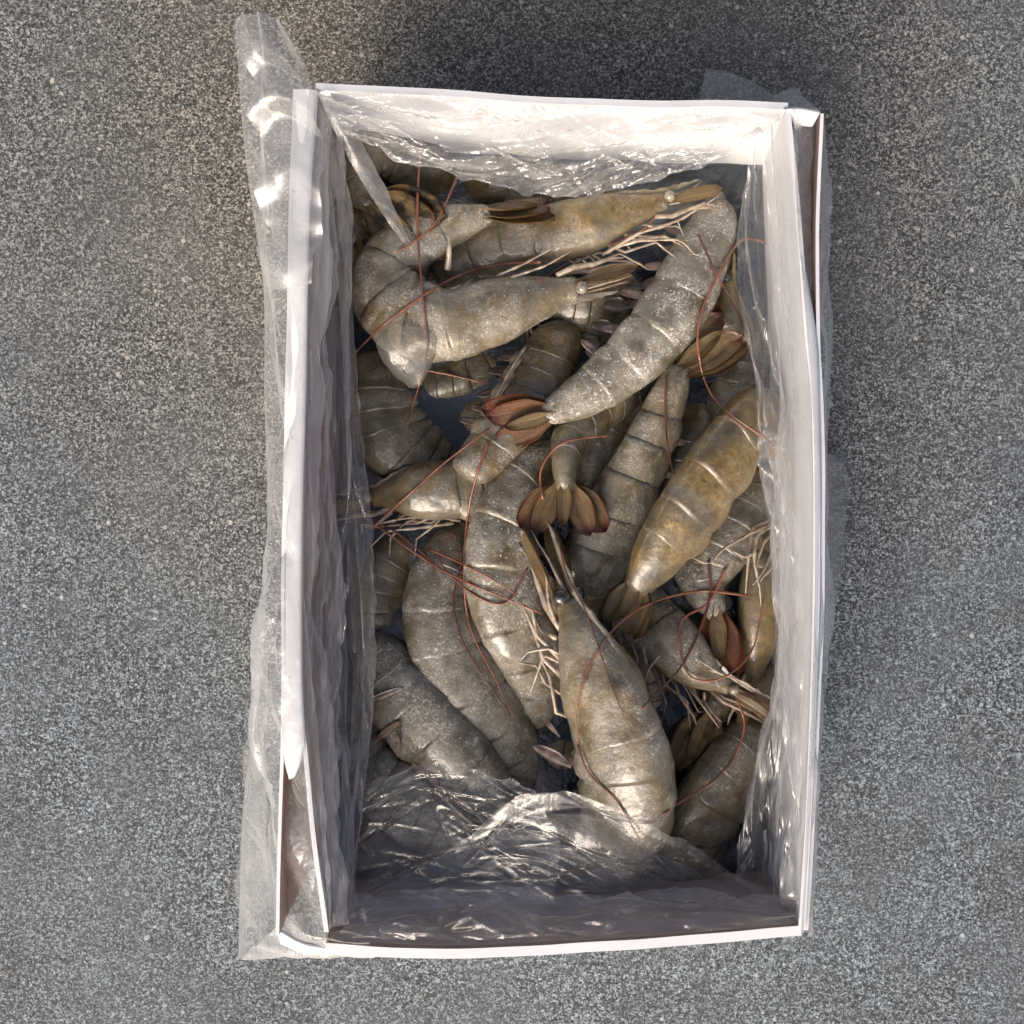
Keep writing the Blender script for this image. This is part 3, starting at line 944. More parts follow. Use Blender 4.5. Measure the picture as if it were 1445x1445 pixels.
shrimp('frosted shrimp in the bottom left, head pushed under the crinkled plastic',
       [(690, 1205, 27, 30), (652, 1182, 29, 42), (602, 1148, 29, 52), (556, 1115, 27, 50), (522, 1078, 23, 42), (506, 1030, 18, 34), (516, 985, 13, 26)],
       (-.6, .8), roll=10, frost=1.05, amber=.15, dark=.3, carap=.34, swimf=.9, rost=1.3,
       feelers=[([(660, 1110), (625, 1160), (590, 1220), (570, 1260)], .6, 1)],
       xlegs=[([(620, 1120, 38), (650, 1150, 44), (690, 1180, 44), (730, 1205, 40)], .9), ([(632, 1135, 38), (662, 1172, 44), (700, 1195, 43), (745, 1212, 38)], .9),
              ([(640, 1150, 38), (672, 1190, 43), (720, 1212, 40), (772, 1216, 36)], .8), ([(612, 1105, 38), (655, 1132, 42), (682, 1160, 43), (700, 1192, 40)], .8)])
shrimp('olive shrimp against the left wall with white whiskers below its head',
       [(528, 706, 24, 28), (575, 700, 27, 42), (630, 694, 28, 46), (682, 694, 26, 44), (722, 710, 20, 40), (750, 745, 14, 34), (765, 800, 10, 28)],
       (0, -1), roll=14, frost=.35, amber=.7, dark=.3, carap=.36, swim=False,
       feelers=[([(524, 746), (580, 695), (625, 655), (690, 605)], .8, 0), ([(516, 730), (560, 752), (620, 800)], .7, 1)],
       xlegs=[([(640, 738, 26), (590, 745, 30), (545, 750, 30), (520, 775, 27)], 1.1), ([(650, 735, 26), (600, 728, 30), (550, 735, 31), (515, 745, 28)], .8)])
shrimp('short shrimp end with a blunt frosted stump next to the closed reddish tail',
       [(802, 450, 16, 34), (780, 490, 23, 42), (750, 545, 29, 46), (716, 598, 33, 42), (684, 638, 36, 37), (668, 656, 37, 33)],
       (.8, .5), roll=20, carap=.3, frost=.6, amber=.7, dark=.3, legs=True, legmat=M_LEGD, swim=True, detail=False,
       xlegs=[([(742, 488, 36), (716, 530, 40), (700, 560, 38), (692, 585, 34)], .9), ([(736, 505, 36), (708, 548, 39), (684, 580, 36), (664, 598, 32)], .9),
              ([(728, 525, 36), (704, 560, 40), (690, 592, 38), (676, 610, 34)], .8), ([(720, 540, 36), (712, 575, 40), (700, 600, 40)], .8)])
shrimp('dark shrimp sunk in the gap below the ice lump on the left',
       [(540, 480, 10, 38), (536, 540, 15, 50), (556, 612, 16, 56), (606, 650, 13, 50), (655, 664, 10, 40)],
       (-1, .6), roll=30, frost=.35, amber=.3, dark=.7, legs=False, swim=False, detail=False, carap=.3,
       feelers=[([(600, 522), (640, 530), (684, 541)], .8, 0)])
shrimp('brownish shrimp curled in the top left corner, tail blades pointing down right',
       [(632, 275, 14, 44), (592, 238, 21, 46), (548, 216, 28, 42), (507, 222, 34, 37), (498, 254, 38, 30), (522, 284, 41, 24)],
       (-.6, -.8), tail=(612, 350, 44), roll=20, frost=.08, amber=.35, dark=.9, red=.7, spread=16, troll=62, legs=False, swim=False, detail=False, carap=.3, tw=1.1)
shrimp('shrimp with a dark blotched golden tail fan hanging at the upper left wall',
       [(562, 305, 12, 32), (522, 300, 19, 34), (500, 312, 28, 31), (502, 340, 35, 26)],
       (0, -1), tail=(520, 436, 40), roll=75, frost=.05, amber=.8, dark=1.0, red=.15, spread=24, troll=84, legs=False, swim=False, detail=False, carap=.3, tw=1.2)
shrimp('grey frosted shrimp under the amber one, its dark red tail plate pointing down',
       [(1068, 650, 14, 28), (1056, 698, 20, 38), (1030, 740, 25, 46), (1000, 785, 27, 46), (992, 828, 30, 34), (1008, 862, 35, 22)],
       (.6, .5), tail=(1015, 962, 38), roll=35, frost=.75, amber=.1, dark=.3, red=2.0, spread=5, troll=80, legs=False, swim=False, detail=False, carap=.2, tw=1.1,
       feelers=[([(1000, 790), (1000, 850), (965, 935), (905, 1000)], 1.0, 1), ([(1025, 800), (1000, 850), (960, 880), (970, 950), (1015, 958), (1060, 920), (1078, 845)], .9, 0)])
shrimp('brown shrimp upside down by the right wall with many long pale legs',
       [(1052, 968, 26, 24), (1064, 920, 28, 34), (1072, 870, 29, 37), (1076, 820, 28, 35), (1082, 770, 24, 30), (1086, 720, 17, 28), (1080, 670, 12, 22)],
       (.9, .1), roll=-25, frost=.15, amber=.7, dark=.4, carap=.5, swim=False, legs=False, rost=.6,
       xlegs=[([(1095, 738, 32), (1060, 752, 42), (1020, 775, 45), (1000, 797, 46), (975, 786, 46)], 1.1),
              ([(1092, 740, 34), (1068, 755, 40), (1064, 790, 42), (1072, 830, 42), (1074, 855, 40)], 1.2),
              ([(1085, 735, 34), (1062, 745, 38), (1056, 790, 41), (1052, 838, 40)], 1.3),
              ([(1097, 760, 34), (1085, 790, 40), (1075, 810, 42), (1062, 826, 42)], 1.1),
              ([(1097, 775, 34), (1090, 800, 40), (1076, 815, 42), (1070, 825, 41)], 1.1),
              ([(1065, 780, 40), (1050, 786, 44), (1035, 778, 45)], 1.2), ([(1094, 750, 34), (1078, 765, 38), (1066, 800, 41), (1070, 828, 41)], 1.0)])
shrimp('rough frosty shrimp head pointing to the lower right corner beneath the amber tail',
       [(1028, 972, 37, 26), (988, 950, 36, 37), (942, 905, 33, 44), (905, 862, 27, 41), (880, 818, 18, 34), (875, 770, 13, 26)],
       (.4, -.8), roll=22, frost=.9, amber=.35, dark=.4, carap=.45, legmat=M_LEGD, swimf=.8, rost=1.2,
       xlegs=[([(1000, 945, 42), (1030, 955, 44), (1060, 975, 42), (1072, 972, 40)], .8), ([(985, 930, 44), (1015, 950, 46), (1050, 962, 44), (1078, 982, 40)], .7), ([(930, 925, 40), (915, 945, 38), (905, 975, 32)], .8), ([(905, 900, 36), (912, 935, 38), (922, 960, 34)], .9), ([(890, 905, 34), (900, 930, 36), (896, 965, 32)], .7)],
       feelers=[([(1040, 985), (1050, 1030), (1022, 1088), (960, 1132), (935, 1150)], .8, 0)])
shrimp('olive shrimp in the lower right, a white frost patch on its shoulder',
       [(1062, 1010, 14, 30), (1054, 1050, 21, 43), (1030, 1092, 26, 51), (1000, 1136, 27, 52), (976, 1180, 23, 46), (988, 1222, 17, 36), (1025, 1238, 12, 26)],
       (-.8, -.5), roll=40, frost=.55, amber=.5, dark=.55, carap=.2, legs=False, detail=False, swimf=.6)
shrimp('slim grey shrimp standing along the lower right wall',
       [(1092, 905, 14, 28), (1086, 960, 18, 34), (1082, 1020, 17, 34), (1074, 1080, 13, 30), (1058, 1130, 10, 24)],
       (.9, 0), roll=30, frost=.35, amber=.15, dark=.4, legs=False, swim=False, detail=False, carap=.3)
shrimp('shrimp showing a narrow brown tail plate above the frost patched one',
       [(1062, 885, 9, 26), (1044, 935, 14, 32), (1020, 975, 21, 28), (1004, 1002, 26, 22)],
       (-.8, -.3), tail=(962, 1098, 27), roll=50, frost=.2, amber=.2, dark=.6, red=.5, spread=6, troll=75, legs=False, swim=False, detail=False, carap=.3, tw=1.1)
shrimp('dark shrimp deep between the grey tail up shrimp and the frosted one',
       [(905, 545, 10, 38), (872, 600, 15, 45), (852, 660, 14, 45), (850, 725, 11, 38)],
       (-.9, 0), roll=40, frost=.25, amber=.2, dark=.6, legs=False, swim=False, detail=False, carap=.3)
shrimp('dim grey shrimp behind the open tail by the right wall',
       [(1062, 430, 8, 32), (1056, 490, 13, 38), (1036, 545, 16, 41), (1012, 602, 14, 37), (1000, 655, 10, 28)],
       (.9, .2), roll=40, frost=.35, amber=.1, dark=.6, legs=False, swim=False, detail=False, carap=.3)
shrimp('olive shrimp head standing in the upper right with reddish feelers',
       [(1022, 396, 27, 22), (1022, 440, 24, 31), (1034, 492, 15, 33), (1046, 540, 9, 28)],
       (.9, .2), roll=35, frost=.1, amber=.8, dark=.4, legs=True, swim=False, carap=.55, eye='dark', legmat=M_LEGD, legl=.6,
       feelers=[([(1096, 353), (1072, 340), (1045, 340), (1018, 380), (990, 440), (986, 500), (1010, 565), (1088, 625)], .9, 0),
                ([(985, 330), (1010, 385), (1045, 450), (1068, 530), (1082, 610)], .7, 1)])
shrimp('dark shrimp far down at the top wall behind the edge of the plastic',
       [(640, 262, 9, 36), (700, 268, 15, 43), (770, 278, 15, 44), (840, 282, 12, 38), (900, 275, 9, 28)],
       (0, -1), roll=40, frost=.15, amber=.3, dark=.7, legs=False, swim=False, detail=False, carap=.3,
       feelers=[([(645, 250), (622, 302), (600, 330), (560, 356)], .9, 0)])
shrimp('frosty shrimp under the shiny plastic at the bottom wall',
       [(700, 1160, 16, 28), (745, 1182, 23, 38), (800, 1200, 26, 44), (860, 1215, 24, 42), (915, 1222, 18, 32)],
       (0, 1), roll=30, frost=.8, amber=.35, dark=.3, legs=False, swim=False, detail=False, carap=.3)
# --- deep ones glimpsed through the gaps
deep = [
    ('shadowy shrimp glimpsed in the gap right of the frosted stump', [(640, 560, 8, 34), (690, 590, 10, 42), (720, 650, 10, 42), (700, 720, 8, 32)], (-1, 0)),
    ('shadowy shrimp glimpsed in the dark gap at the lower left wall', [(500, 760, 7, 34), (545, 800, 9, 40), (560, 860, 9, 42), (545, 930, 7, 34)], (1, 0)),
    ('shadowy shrimp glimpsed beneath the clear ice below the centre', [(700, 1100, 7, 34), (760, 1070, 9, 42), (820, 1080, 9, 42), (860, 1120, 7, 32)], (0, -1)),
    ('shadowy shrimp glimpsed between the big facing up one and the olive one', [(900, 990, 7, 32), (940, 1040, 9, 40), (935, 1110, 9, 42), (905, 1180, 7, 34)], (1, 0)),
    ('shadowy shrimp glimpsed in the black corner at the bottom left', [(500, 1150, 7, 30), (540, 1190, 9, 38), (600, 1215, 9, 38), (660, 1225, 7, 30)], (0, 1)),
    ('shadowy shrimp glimpsed left of the black fringe of swimmerets', [(700, 470, 8, 32), (760, 460, 11, 40), (830, 470, 11, 40), (900, 440, 8, 32)], (0, 1)),
    ('shadowy shrimp glimpsed to the right of the red edged tail', [(765, 700, 7, 34), (790, 760, 9, 42), (780, 830, 9, 42), (760, 890, 7, 34)], (-1, 0)),
    ('shadowy shrimp glimpsed behind the long pale legs by the right wall', [(1000, 700, 6, 32), (1030, 790, 8, 40), (1035, 870, 8, 40), (1010, 940, 6, 32)], (1, 0)),
    ('shadowy shrimp glimpsed under the frost patched one at the lower right', [(1080, 1110, 6, 30), (1065, 1160, 8, 36), (1040, 1210, 8, 36), (960, 1235, 6, 30)], (1, .5)),
]
deep += [
    ('shadowy shrimp glimpsed under the plastic in the upper right corner', [(900, 235, 7, 32), (960, 225, 9, 40), (1020, 240, 9, 40), (1060, 290, 7, 32)], (1, -1)),
    ('shadowy shrimp glimpsed between the two eyed shrimps at the top', [(740, 400, 8, 30), (800, 430, 10, 38), (860, 410, 10, 38), (910, 380, 8, 30)], (0, -1)),
    ('shadowy shrimp glimpsed in the dark hole under the ice lump', [(560, 540, 7, 34), (620, 530, 10, 42), (680, 510, 10, 42), (730, 470, 7, 30)], (0, 1)),
    ('shadowy shrimp glimpsed along the upper right wall', [(1050, 300, 7, 30), (1075, 350, 9, 36), (1080, 420, 9, 36), (1075, 500, 7, 30)], (1, 0)),
    ('shadowy shrimp glimpsed along the left wall under the folded film', [(480, 420, 7, 30), (475, 480, 9, 36), (480, 560, 9, 36), (490, 640, 7, 30)], (-1, 0)),
    ('shadowy shrimp glimpsed along the bottom wall under the crumpled film', [(700, 1225, 6, 26), (780, 1235, 7, 30), (880, 1238, 7, 30), (960, 1230, 6, 26)], (0, 1)),
]
deep += [
    ('dim shrimp filling the gap left of the amber shrimp', [(985, 560, 14, 30), (960, 640, 19, 40), (930, 710, 19, 40), (890, 780, 14, 30)], (1, 0)),
    ('dim shrimp low in the gap between the two arched shrimps in the centre', [(690, 820, 9, 30), (700, 900, 13, 38), (740, 980, 13, 38), (790, 1040, 9, 30)], (-1, 0)),
    ('dim shrimp low beside the shadowed left wall under the whiskers', [(600, 760, 10, 30), (560, 790, 14, 38), (545, 850, 14, 40), (560, 915, 10, 32)], (-1, 0)),
    ('dim shrimp low in the bottom left corner under the frosted one', [(520, 1130, 11, 28), (545, 1175, 15, 36), (600, 1205, 15, 38), (670, 1225, 11, 30)], (-.5, 1)),
    ('dim shrimp low right of the rostrum of the big facing up shrimp', [(850, 820, 10, 30), (875, 880, 14, 38), (900, 950, 14, 38), (915, 1030, 10, 30)], (1, 0)),
    ('dim shrimp low under the black fringe near the top centre', [(740, 440, 13, 28), (790, 430, 18, 36), (850, 440, 18, 36), (890, 400, 13, 28)], (0, -1)),
]
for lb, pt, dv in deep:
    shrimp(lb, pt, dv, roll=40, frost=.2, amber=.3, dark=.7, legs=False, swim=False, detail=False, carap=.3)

# ------------------------------------------------------------------ feelers lie on whatever is under them
bvh = BVHTree.FromPolygons([tuple(v) for v in SOLID_V], SOLID_F)


def surface_z(x, y, default=0.02):
    h = bvh.ray_cast(Vector((x, y, 0.2)), Vector((0, 0, -1)))
    return h[0].z if h[0] is not None else default


for root, (pts, r, dusky), seed in PENDING:
    c = Curve([P(x, y, 45) for x, y in pts])
    n = max(14, int(c.len / 0.0022))
    q = [c.at(i / n)[0] for i in range(n + 1)]
    for _ in range(3):        # bring the line to the surface and back onto its sight line
        zs = [surface_z(p.x, p.y) for p in q]
        zz = []
        for i in range(len(q)):
            mx = max(zs[max(0, i - 2): i + 3])
            zz.append(mx)
        sm = [sum(zz[max(0, i - 5): i + 6]) / len(zz[max(0, i - 5): i + 6]) for i in range(len(zz))]
        zf = [max(a, b) + 0.0007 for a, b in zip(sm, zs)]
        new = []
        for i in range(n + 1):
            p0 = c.at(i / n)[0]
            k = (CAM_H - zf[i]) / (CAM_H - 0.045)
            new.append(Vector((p0.x * k, p0.y * k, zf[i])))
        q = new
    m = MB()
    m.tube(q, [r * 0.00052 * (1 - 0.55 * i / n) + 0.00008 for i in range(n + 1)], 6)
    m.build('antenna', M_ANTD if dusky else M_ANT, root, props=dict(seed=seed))

# ------------------------------------------------------------------ loose grains of rime on the shells, meltwater drops
M_RIME = simple('rime', (0.62, 0.63, 0.63), (0.86, 0.87, 0.88), 900, 0.35, 0.5)
grains = {}
g0, g1_ = P(470, 190, 40), P(1110, 1260, 40)
for _ in range(60000):
    x, y = rnd.uniform(g0.x, g1_.x), rnd.uniform(g1_.y, g0.y)
    pn = noise.noise(Vector((x * 70, y * 70, 2))) + .5 * noise.noise(Vector((x * 220, y * 220, 5)))
    if pn < rnd.uniform(-.1, .55): continue
    hit, nrm, idx, _d = bvh.ray_cast(Vector((x, y, 0.2)), Vector((0, 0, -1)))
    if hit is None: continue
    ow = SOLID_O[idx]
    if ow is None or ow['frost'] < .9 or rnd.random() > (ow['frost'] - .75) or hit.z < 0.02: continue
    if nrm.z < 0: nrm = -nrm
    r = rnd.choice((.0001, .00013, .00016, .0002, .00026))
    mbg = grains.setdefault(ow.name, (ow, MB()))[1]
    a = nrm.orthogonal().normalized() * r * rnd.uniform(.8, 1.5); b_ = nrm.cross(a).normalized() * r * rnd.uniform(.8, 1.5)
    mbg.add([hit + a, hit + b_, hit - a, hit - b_, hit + nrm * r * rnd.uniform(.5, 1.0)], [[0, 1, 4], [1, 2, 4], [2, 3, 4], [3, 0, 4]])
for ow, mbg in grains.values():
    o = mbg.build('frost_grains', M_RIME, ow, smooth=False, props=dict(seed=3.0))
    o['kind'] = 'stuff'

# ------------------------------------------------------------------ ice
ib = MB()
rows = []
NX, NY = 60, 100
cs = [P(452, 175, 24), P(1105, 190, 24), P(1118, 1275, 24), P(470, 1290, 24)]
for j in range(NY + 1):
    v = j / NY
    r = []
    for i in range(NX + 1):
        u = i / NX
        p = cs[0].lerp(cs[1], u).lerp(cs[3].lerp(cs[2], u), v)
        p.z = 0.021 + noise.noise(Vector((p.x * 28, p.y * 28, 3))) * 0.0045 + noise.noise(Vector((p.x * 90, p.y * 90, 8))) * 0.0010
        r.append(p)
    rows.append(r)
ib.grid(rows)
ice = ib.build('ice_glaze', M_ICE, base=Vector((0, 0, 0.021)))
ice['label'] = 'clear ice, blue painted in for reflected sky, filling the gaps between the shrimps'; ice['category'] = 'ice'

# ice lump on the curled shrimp
lm = MB()
cur = Curve([P(572, 455, 54), P(574, 485, 55), P(580, 520, 51), P(586, 545, 46)], [.0095, .0112, .0075, .0025])
rows = []
for i in range(19):
    u = i / 18
    p, w = cur.at(u)
    w *= math.sqrt(max(0.0, 1 - (1 - min(1, u / .28)) ** 2)) if u < .28 else 1.0
    t = cur.tan(u); a = Vector((0, 0, 1)).cross(t).normalized(); b = t.cross(a)
    rows.append([p + a * math.cos(th) * w * (1 + .08 * noise.noise(p * 300 + a * math.cos(th))) + b * math.sin(th) * w * .42
                 for th in [2 * math.pi * k / 20 for k in range(20)]])
lm.grid(rows, True)
lump = lm.build('ice_lump', M_LUMP, base=P(575, 490, 50))
lump['label'] = 'smooth cloudy ice lump frozen onto the curled shrimp at upper left'; lump['category'] = 'ice'

# ------------------------------------------------------------------ plastic bag
bag = thing('plastic_bag', (0, 0, 0.03), 'clear crinkled plastic bag lining the white box and folded over its sides', 'bag')


FILM_PTS = []


def film(name, rails, n, m, amp=0.003, fs=6.0, fv=60.0, cr_amp=0.0012, cf=90.0, mat=M_FILM, seed=0.0, edge=0.0015, taper=(0, 0), parent=bag, wave=None, creases=0, cang=None):
    curves = [Curve([P(*q) for q in r], res=8) for r in rails]
    cols = []
    for i in range(n + 1):
        u = i / n
        cols.append(Curve([c.at(u)[0] for c in curves], res=6))
    G = [[cols[i].at(j / m)[0] for i in range(n + 1)] for j in range(m + 1)]
    L = curves[0].len
    Wd = cols[n // 2].len
    cl = []
    rc_ = random.Random(int(seed * 10))
    for _ in range(creases):
        cx, cy = rc_.uniform(0, L), rc_.uniform(0, Wd)
        an = rc_.gauss(0, .45) if cang is None else rc_.gauss(cang, .5)
        le = rc_.uniform(.010, .038)
        if mat is M_SIDE:
            an *= .28; le *= 2.4
        cl.append((cx, cy, math.cos(an), math.sin(an), le, rc_.uniform(.0008, .0016), rc_.uniform(.0004, .0013) * rc_.choice((-1, 1)) * (1.4 if mat is M_SIDE else 1)))
    out = []
    for j in range(m + 1):
        r = []
        for i in range(n + 1):
            p = G[j][i]
            du = G[j][min(n, i + 1)] - G[j][max(0, i - 1)]
            dv = G[min(m, j + 1)][i] - G[max(0, j - 1)][i]
            nn = du.cross(dv)
            nn = nn.normalized() if nn.length > 1e-12 else Vector((0, 0, 1))
            if nn.z < 0: nn = -nn
            s, t = i / n * L, j / m * Wd
            a = noise.noise(Vector((s * fs, t * fv + 1.5 * noise.noise(Vector((s * fs * 1.5, t * 9, seed + 5))), seed)))
            b = noise.noise(Vector((s * fs * 2.3 + 3, t * fv * 1.7 + s * 20, seed + 9)))
            c1 = noise.noise(Vector((s * cf, t * cf * 1.2, seed + 20)))
            c2 = noise.noise(Vector((s * cf * .5 + 7, t * cf * .7, seed + 31)))
            h = amp * (abs(a) * 2 - .55 + abs(b) * .8) + cr_amp * (abs(c1) * 1.6 + abs(c2) * 2.2 - .9)
            for cx, cy, ca, sa, le, cw, ch in cl:
                ex, ey = s - cx, t - cy
                al = ex * ca + ey * sa
                if abs(al) > le: continue
                dd_ = abs(-ex * sa + ey * ca)
                if dd_ < cw:
                    h += ch * (1 - dd_ / cw) * (1 - (al / le) ** 2)
            if wave:
                wa, wl, ww_ = wave
                ph = 2 * math.pi * s / wl + ww_ * noise.noise(Vector((s * 22, t * 40, seed + 70))) + t * 25
                h += wa * (math.sin(ph) + .3 * math.sin(2.3 * ph + 1))
            k = 1.0
            v = j / m
            if taper[0]: k *= sstep(0, taper[0], v)
            if taper[1]: k *= sstep(0, taper[1], 1 - v)
            q = p + nn * h * k
            if edge and j == m:
                q = q + (dv.normalized() if dv.length > 0 else dv) * edge * noise.noise(Vector((s * 120, seed, 3)))
            r.append(q)
        out.append(r)
    FILM_PTS.extend(rnd.choice(r) for r in out for _ in range(2))
    mb = MB()
    mb.grid(out)
    o = mb.build(name, mat, parent)
    return o


# inside, left: long folds hanging from the rim
film('liner_side', [
    [(447, 130, 77), (437, 300, 77), (431, 560, 77), (426, 760, 77), (427, 950, 77), (441, 1130, 77), (464, 1312, 77)],
    [(463, 170, 70), (455, 350, 66), (455, 560, 64), (455, 760, 62), (458, 950, 62), (466, 1130, 62), (478, 1300, 66)],
    [(476, 195, 66), (480, 350, 57), (482, 560, 55), (486, 760, 52), (490, 950, 50), (487, 1130, 50), (486, 1290, 55)],
    [(474, 200, 66), (494, 380, 56), (506, 560, 54), (524, 760, 52), (528, 920, 52), (516, 1090, 52), (494, 1290, 56)]],
     200, 130, creases=130, amp=0.0060, fs=4, fv=210, cr_amp=0.0014, cf=40, mat=M_SIDE, seed=1.3, taper=(.15, 0))
# inside, top: sagging sheet gathered along its lower edge
film('liner_side', [
    [(450, 128, 77), (600, 136, 77), (800, 151, 77), (1000, 154, 77), (1104, 158, 77)],
    [(466, 165, 74), (600, 180, 72), (800, 195, 71), (1000, 190, 72), (1090, 175, 75)],
    [(476, 190, 71), (620, 215, 68), (800, 238, 66), (985, 215, 68), (1072, 188, 73)],
    [(484, 196, 70), (560, 214, 67), (640, 246, 65), (780, 277, 63), (865, 270, 63), (985, 234, 65), (1060, 196, 71)]],
     250, 90, creases=90, amp=0.0055, fs=9, fv=85, cr_amp=0.0030, cf=48, seed=4.1, taper=(.25, 0), edge=.003)
# inside, right
film('liner_side', [
    [(1106, 162, 77), (1121, 293, 77), (1135, 476, 77), (1144, 560, 77), (1147, 700, 77), (1146, 850, 77), (1142, 1000, 77), (1136, 1150, 77), (1127, 1300, 77)],
    [(1088, 185, 74), (1092, 330, 68), (1105, 476, 64), (1112, 600, 64), (1116, 720, 63), (1118, 850, 63), (1116, 1000, 63), (1106, 1150, 62), (1112, 1290, 62)],
    [(1066, 205, 70), (1052, 330, 60), (1062, 476, 55), (1084, 600, 55), (1095, 720, 54), (1102, 850, 54), (1098, 960, 53), (1070, 1110, 50), (1085, 1275, 50)],
    [(1058, 215, 68), (1038, 330, 58), (1046, 440, 55), (1066, 540, 54), (1086, 640, 53), (1094, 760, 52), (1098, 880, 52), (1090, 980, 51), (1056, 1120, 48), (1036, 1240, 46)]],
     190, 90, creases=60, amp=0.0060, fs=4, fv=110, cr_amp=0.0014, cf=40, mat=M_SIDE, seed=7.7, taper=(.2, 0))
# inside, bottom: crumpled sheet with a raised shiny tongue
film('liner_side', [
    [(466, 1326, 77), (620, 1334, 77), (800, 1327, 77), (1000, 1314, 77), (1126, 1302, 77)],
    [(490, 1300, 68), (620, 1296, 68), (800, 1286, 68), (1000, 1280, 67), (1112, 1276, 66)],
    [(500, 1275, 57), (640, 1250, 58), (790, 1225, 62), (1000, 1262, 56), (1108, 1262, 58)],
    [(505, 1262, 52), (560, 1232, 53), (640, 1196, 56), (745, 1118, 66), (850, 1134, 68), (960, 1185, 60), (1040, 1236, 52), (1106, 1256, 54)]],
     250, 110, creases=34, amp=0.0013, fs=14, fv=45, cr_amp=0.0006, cf=60, mat=M_CLEAR, seed=11.2, taper=(.06, 0), edge=.003)
# thin loose layer lying over the lower left shrimps
film('liner_side', [
    [(492, 1290, 64), (580, 1284, 64), (680, 1278, 66), (780, 1276, 66)],
    [(496, 1235, 56), (590, 1215, 56), (690, 1195, 58), (790, 1190, 62)],
    [(504, 1170, 52), (590, 1140, 52), (680, 1140, 56), (770, 1150, 64)],
    [(520, 1108, 50), (590, 1082, 50), (670, 1090, 55), (752, 1116, 65)]],
     150, 110, creases=46, amp=0.0016, fs=16, fv=40, cr_amp=0.0009, cf=60, seed=83.0, edge=.004, mat=M_CLEAR)
# bunched roll of film along the bottom wall
film('liner_fold', [
    [(476, 1322, 75), (640, 1327, 74), (800, 1320, 74), (1000, 1309, 74), (1116, 1298, 75)],
    [(492, 1296, 71), (600, 1288, 69), (700, 1280, 69), (800, 1290, 70), (960, 1284, 69), (1102, 1284, 71)],
    [(503, 1280, 63), (600, 1262, 60), (710, 1252, 60), (800, 1270, 61), (960, 1262, 60), (1098, 1272, 63)],
    [(508, 1300, 55), (640, 1284, 52), (800, 1296, 52), (960, 1288, 52), (1100, 1290, 55)]],
     250, 90, creases=110, amp=0.0038, fs=16, fv=80, cr_amp=0.0020, cf=55, mat=M_CLEAR, seed=61.0, edge=.003)
# a crease of the liner pulled across the upper left corner
film('liner_fold', [
    [(448, 132, 78), (484, 208, 68), (524, 278, 61), (568, 342, 56)],
    [(455, 129, 78), (496, 204, 69), (535, 275, 61), (572, 341, 57)],
    [(464, 128, 78), (510, 200, 68), (546, 270, 61), (577, 340, 56)]], 60, 16, amp=0.0007, fs=20, fv=60, cr_amp=0.0005, cf=60, seed=51.0, mat=M_FOLD)
# outside, left flap with the ear at the top
film('folded_flap', [
    [(392, 24, 62), (440, 122, 76), (434, 300, 78), (428, 560, 78), (424, 760, 78), (424, 950, 78), (434, 1100, 77), (462, 1334, 72)],
    [(366, 16, 58), (402, 170, 72), (404, 350, 76), (402, 560, 76), (400, 760, 76), (398, 950, 75), (392, 1130, 70), (420, 1346, 60)],
    [(348, 18, 54), (370, 200, 62), (384, 400, 66), (386, 560, 66), (388, 760, 66), (380, 950, 62), (366, 1130, 52), (370, 1350, 42)],
    [(331, 26, 50), (346, 220, 50), (371, 400, 52), (373, 560, 54), (377, 730, 54), (372, 900, 46), (344, 1130, 30), (336, 1352, 22)]],
     240, 70, creases=40, amp=0.0045, fs=7, fv=55, cr_amp=0.0040, cf=30, seed=17.0, mat=M_FLAP, taper=(.2, .35), edge=0)
film('folded_flap', [
    [(380, 900, 58), (376, 1020, 54), (372, 1150, 48), (380, 1280, 40)],
    [(366, 930, 40), (358, 1040, 34), (350, 1150, 26), (352, 1300, 20)],
    [(360, 960, 30), (350, 1060, 20), (338, 1200, 6), (334, 1350, 4)]],
     50, 24, amp=0.0025, fs=20, fv=60, cr_amp=0.0012, cf=60, seed=19.0, mat=M_THIN)
film('folded_flap', [
    [(400, 1300, 72), (430, 1318, 74), (464, 1330, 76), (520, 1334, 77)],
    [(372, 1325, 52), (412, 1338, 60), (462, 1341, 68), (524, 1343, 70)],
    [(336, 1354, 22), (395, 1350, 40), (465, 1348, 52), (530, 1349, 60)]],
     40, 20, amp=0.0022, fs=25, fv=80, cr_amp=0.0012, cf=60, seed=23.0, mat=M_FLAP)
# crumpled outer layer of the upper left flap, it throws the low light back
film('folded_flap', [
    [(384, 50, 74), (436, 140, 80), (455, 230, 81), (452, 310, 81), (440, 400, 80)],
    [(368, 48, 72), (408, 140, 78.5), (428, 230, 79.5), (426, 310, 79.5), (420, 405, 79)],
    [(354, 48, 70), (382, 140, 76), (398, 230, 77), (400, 310, 77), (400, 410, 77)],
    [(342, 52, 67), (356, 140, 72), (364, 230, 73), (372, 310, 73), (380, 415, 73)]],
     130, 60, amp=0.0012, fs=20, fv=40, cr_amp=0.0006, cf=50, seed=71.0, mat=M_SHINE, wave=(0.0030, 0.026, 3.0))
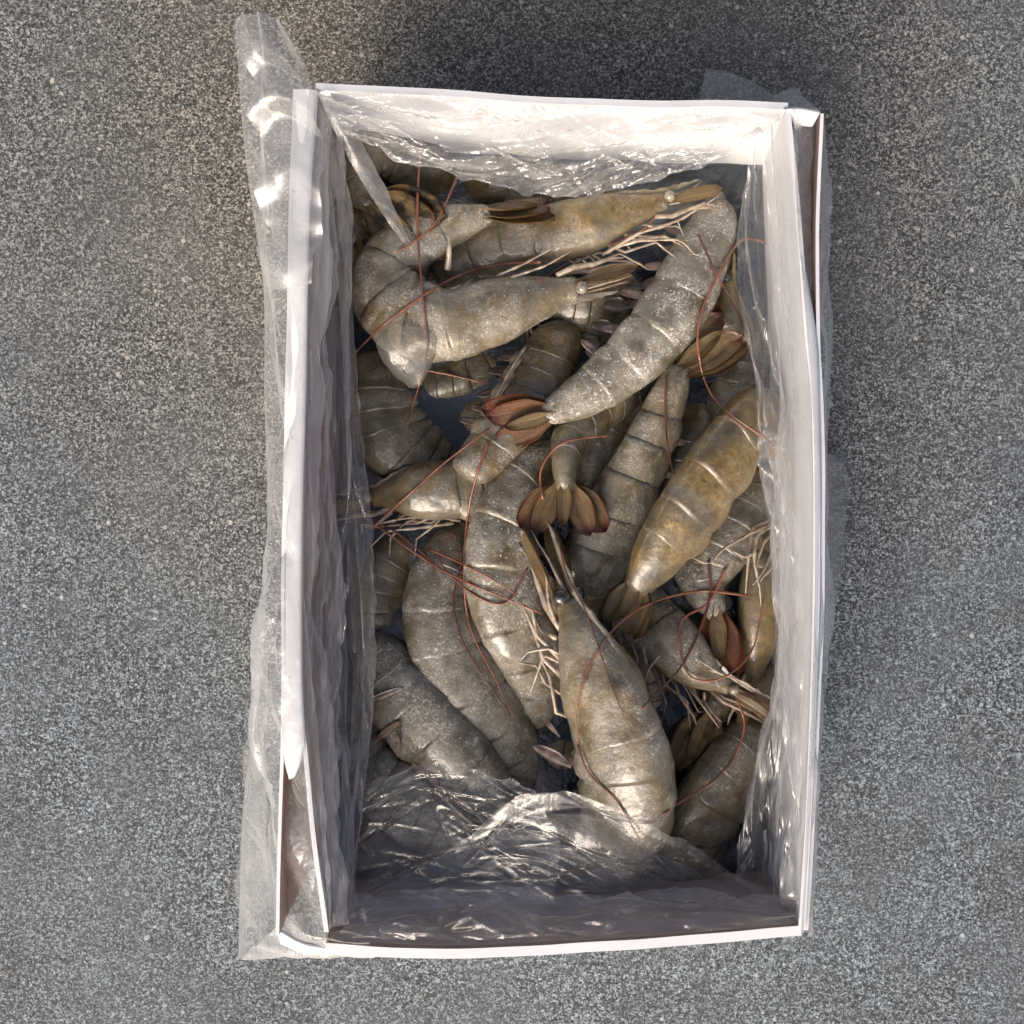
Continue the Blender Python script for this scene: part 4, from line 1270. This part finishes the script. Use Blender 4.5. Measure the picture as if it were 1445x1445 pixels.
# outside, right flap
film('folded_flap', [
    [(1118, 150, 77), (1124, 293, 78), (1139, 476, 78), (1148, 600, 78), (1150, 760, 78), (1148, 900, 78), (1143, 1040, 78), (1137, 1180, 77), (1130, 1312, 74)],
    [(1146, 152, 66), (1148, 320, 66), (1154, 476, 68), (1158, 600, 68), (1159, 760, 68), (1157, 900, 68), (1152, 1040, 68), (1144, 1180, 68), (1138, 1314, 62)],
    [(1168, 165, 40), (1174, 320, 42), (1168, 476, 46), (1165, 600, 48), (1166, 760, 50), (1164, 900, 50), (1158, 1040, 52), (1150, 1180, 52), (1145, 1318, 40)]],
     150, 26, amp=0.0026, fs=9, fv=90, cr_amp=0.0008, cf=55, seed=29.0, mat=M_FLAP, taper=(.2, 0))
film('folded_flap', [
    [(1160, 640, 44), (1160, 740, 44), (1158, 850, 44), (1152, 960, 44)],
    [(1176, 640, 18), (1182, 730, 14), (1176, 850, 18), (1162, 950, 30)],
    [(1178, 648, 8), (1198, 658, 5), (1190, 790, 5), (1168, 940, 14)]],
     50, 24, amp=0.0016, fs=12, fv=40, cr_amp=0.0006, cf=50, seed=31.0, mat=M_THIN)
# ears behind the upper right corner
film('folded_flap', [
    [(985, 152, 66), (1030, 156, 66), (1090, 156, 66)],
    [(990, 122, 50), (1030, 126, 50), (1095, 142, 56)],
    [(996, 97, 36), (1045, 108, 38), (1092, 134, 46)]],
     36, 20, amp=0.0012, fs=20, fv=60, cr_amp=0.0005, cf=60, seed=37.0, mat=M_THIN)
film('folded_flap', [
    [(1064, 152, 70), (1110, 156, 74), (1158, 162, 72)],
    [(1094, 138, 60), (1120, 140, 62), (1154, 152, 62)],
    [(1092, 134, 52), (1123, 127, 50), (1144, 147, 54)]],
     30, 16, amp=0.0016, fs=30, fv=80, cr_amp=0.0006, cf=60, seed=41.0, mat=M_FLAP)

# meltwater drops clinging to the film
M_DROP = make_ice('water_drop', (0.93, 0.94, 0.94), 0.03)
db = MB()
for p in rnd.sample(FILM_PTS, 260):
    r = rnd.choice((.00025, .0003, .0004, .0005, .0007))
    db.sphere(p + Vector((0, 0, r * .3)), r, 8, 6)
dr = db.build('water_drops', M_DROP, bag)
dr['kind'] = 'stuff'
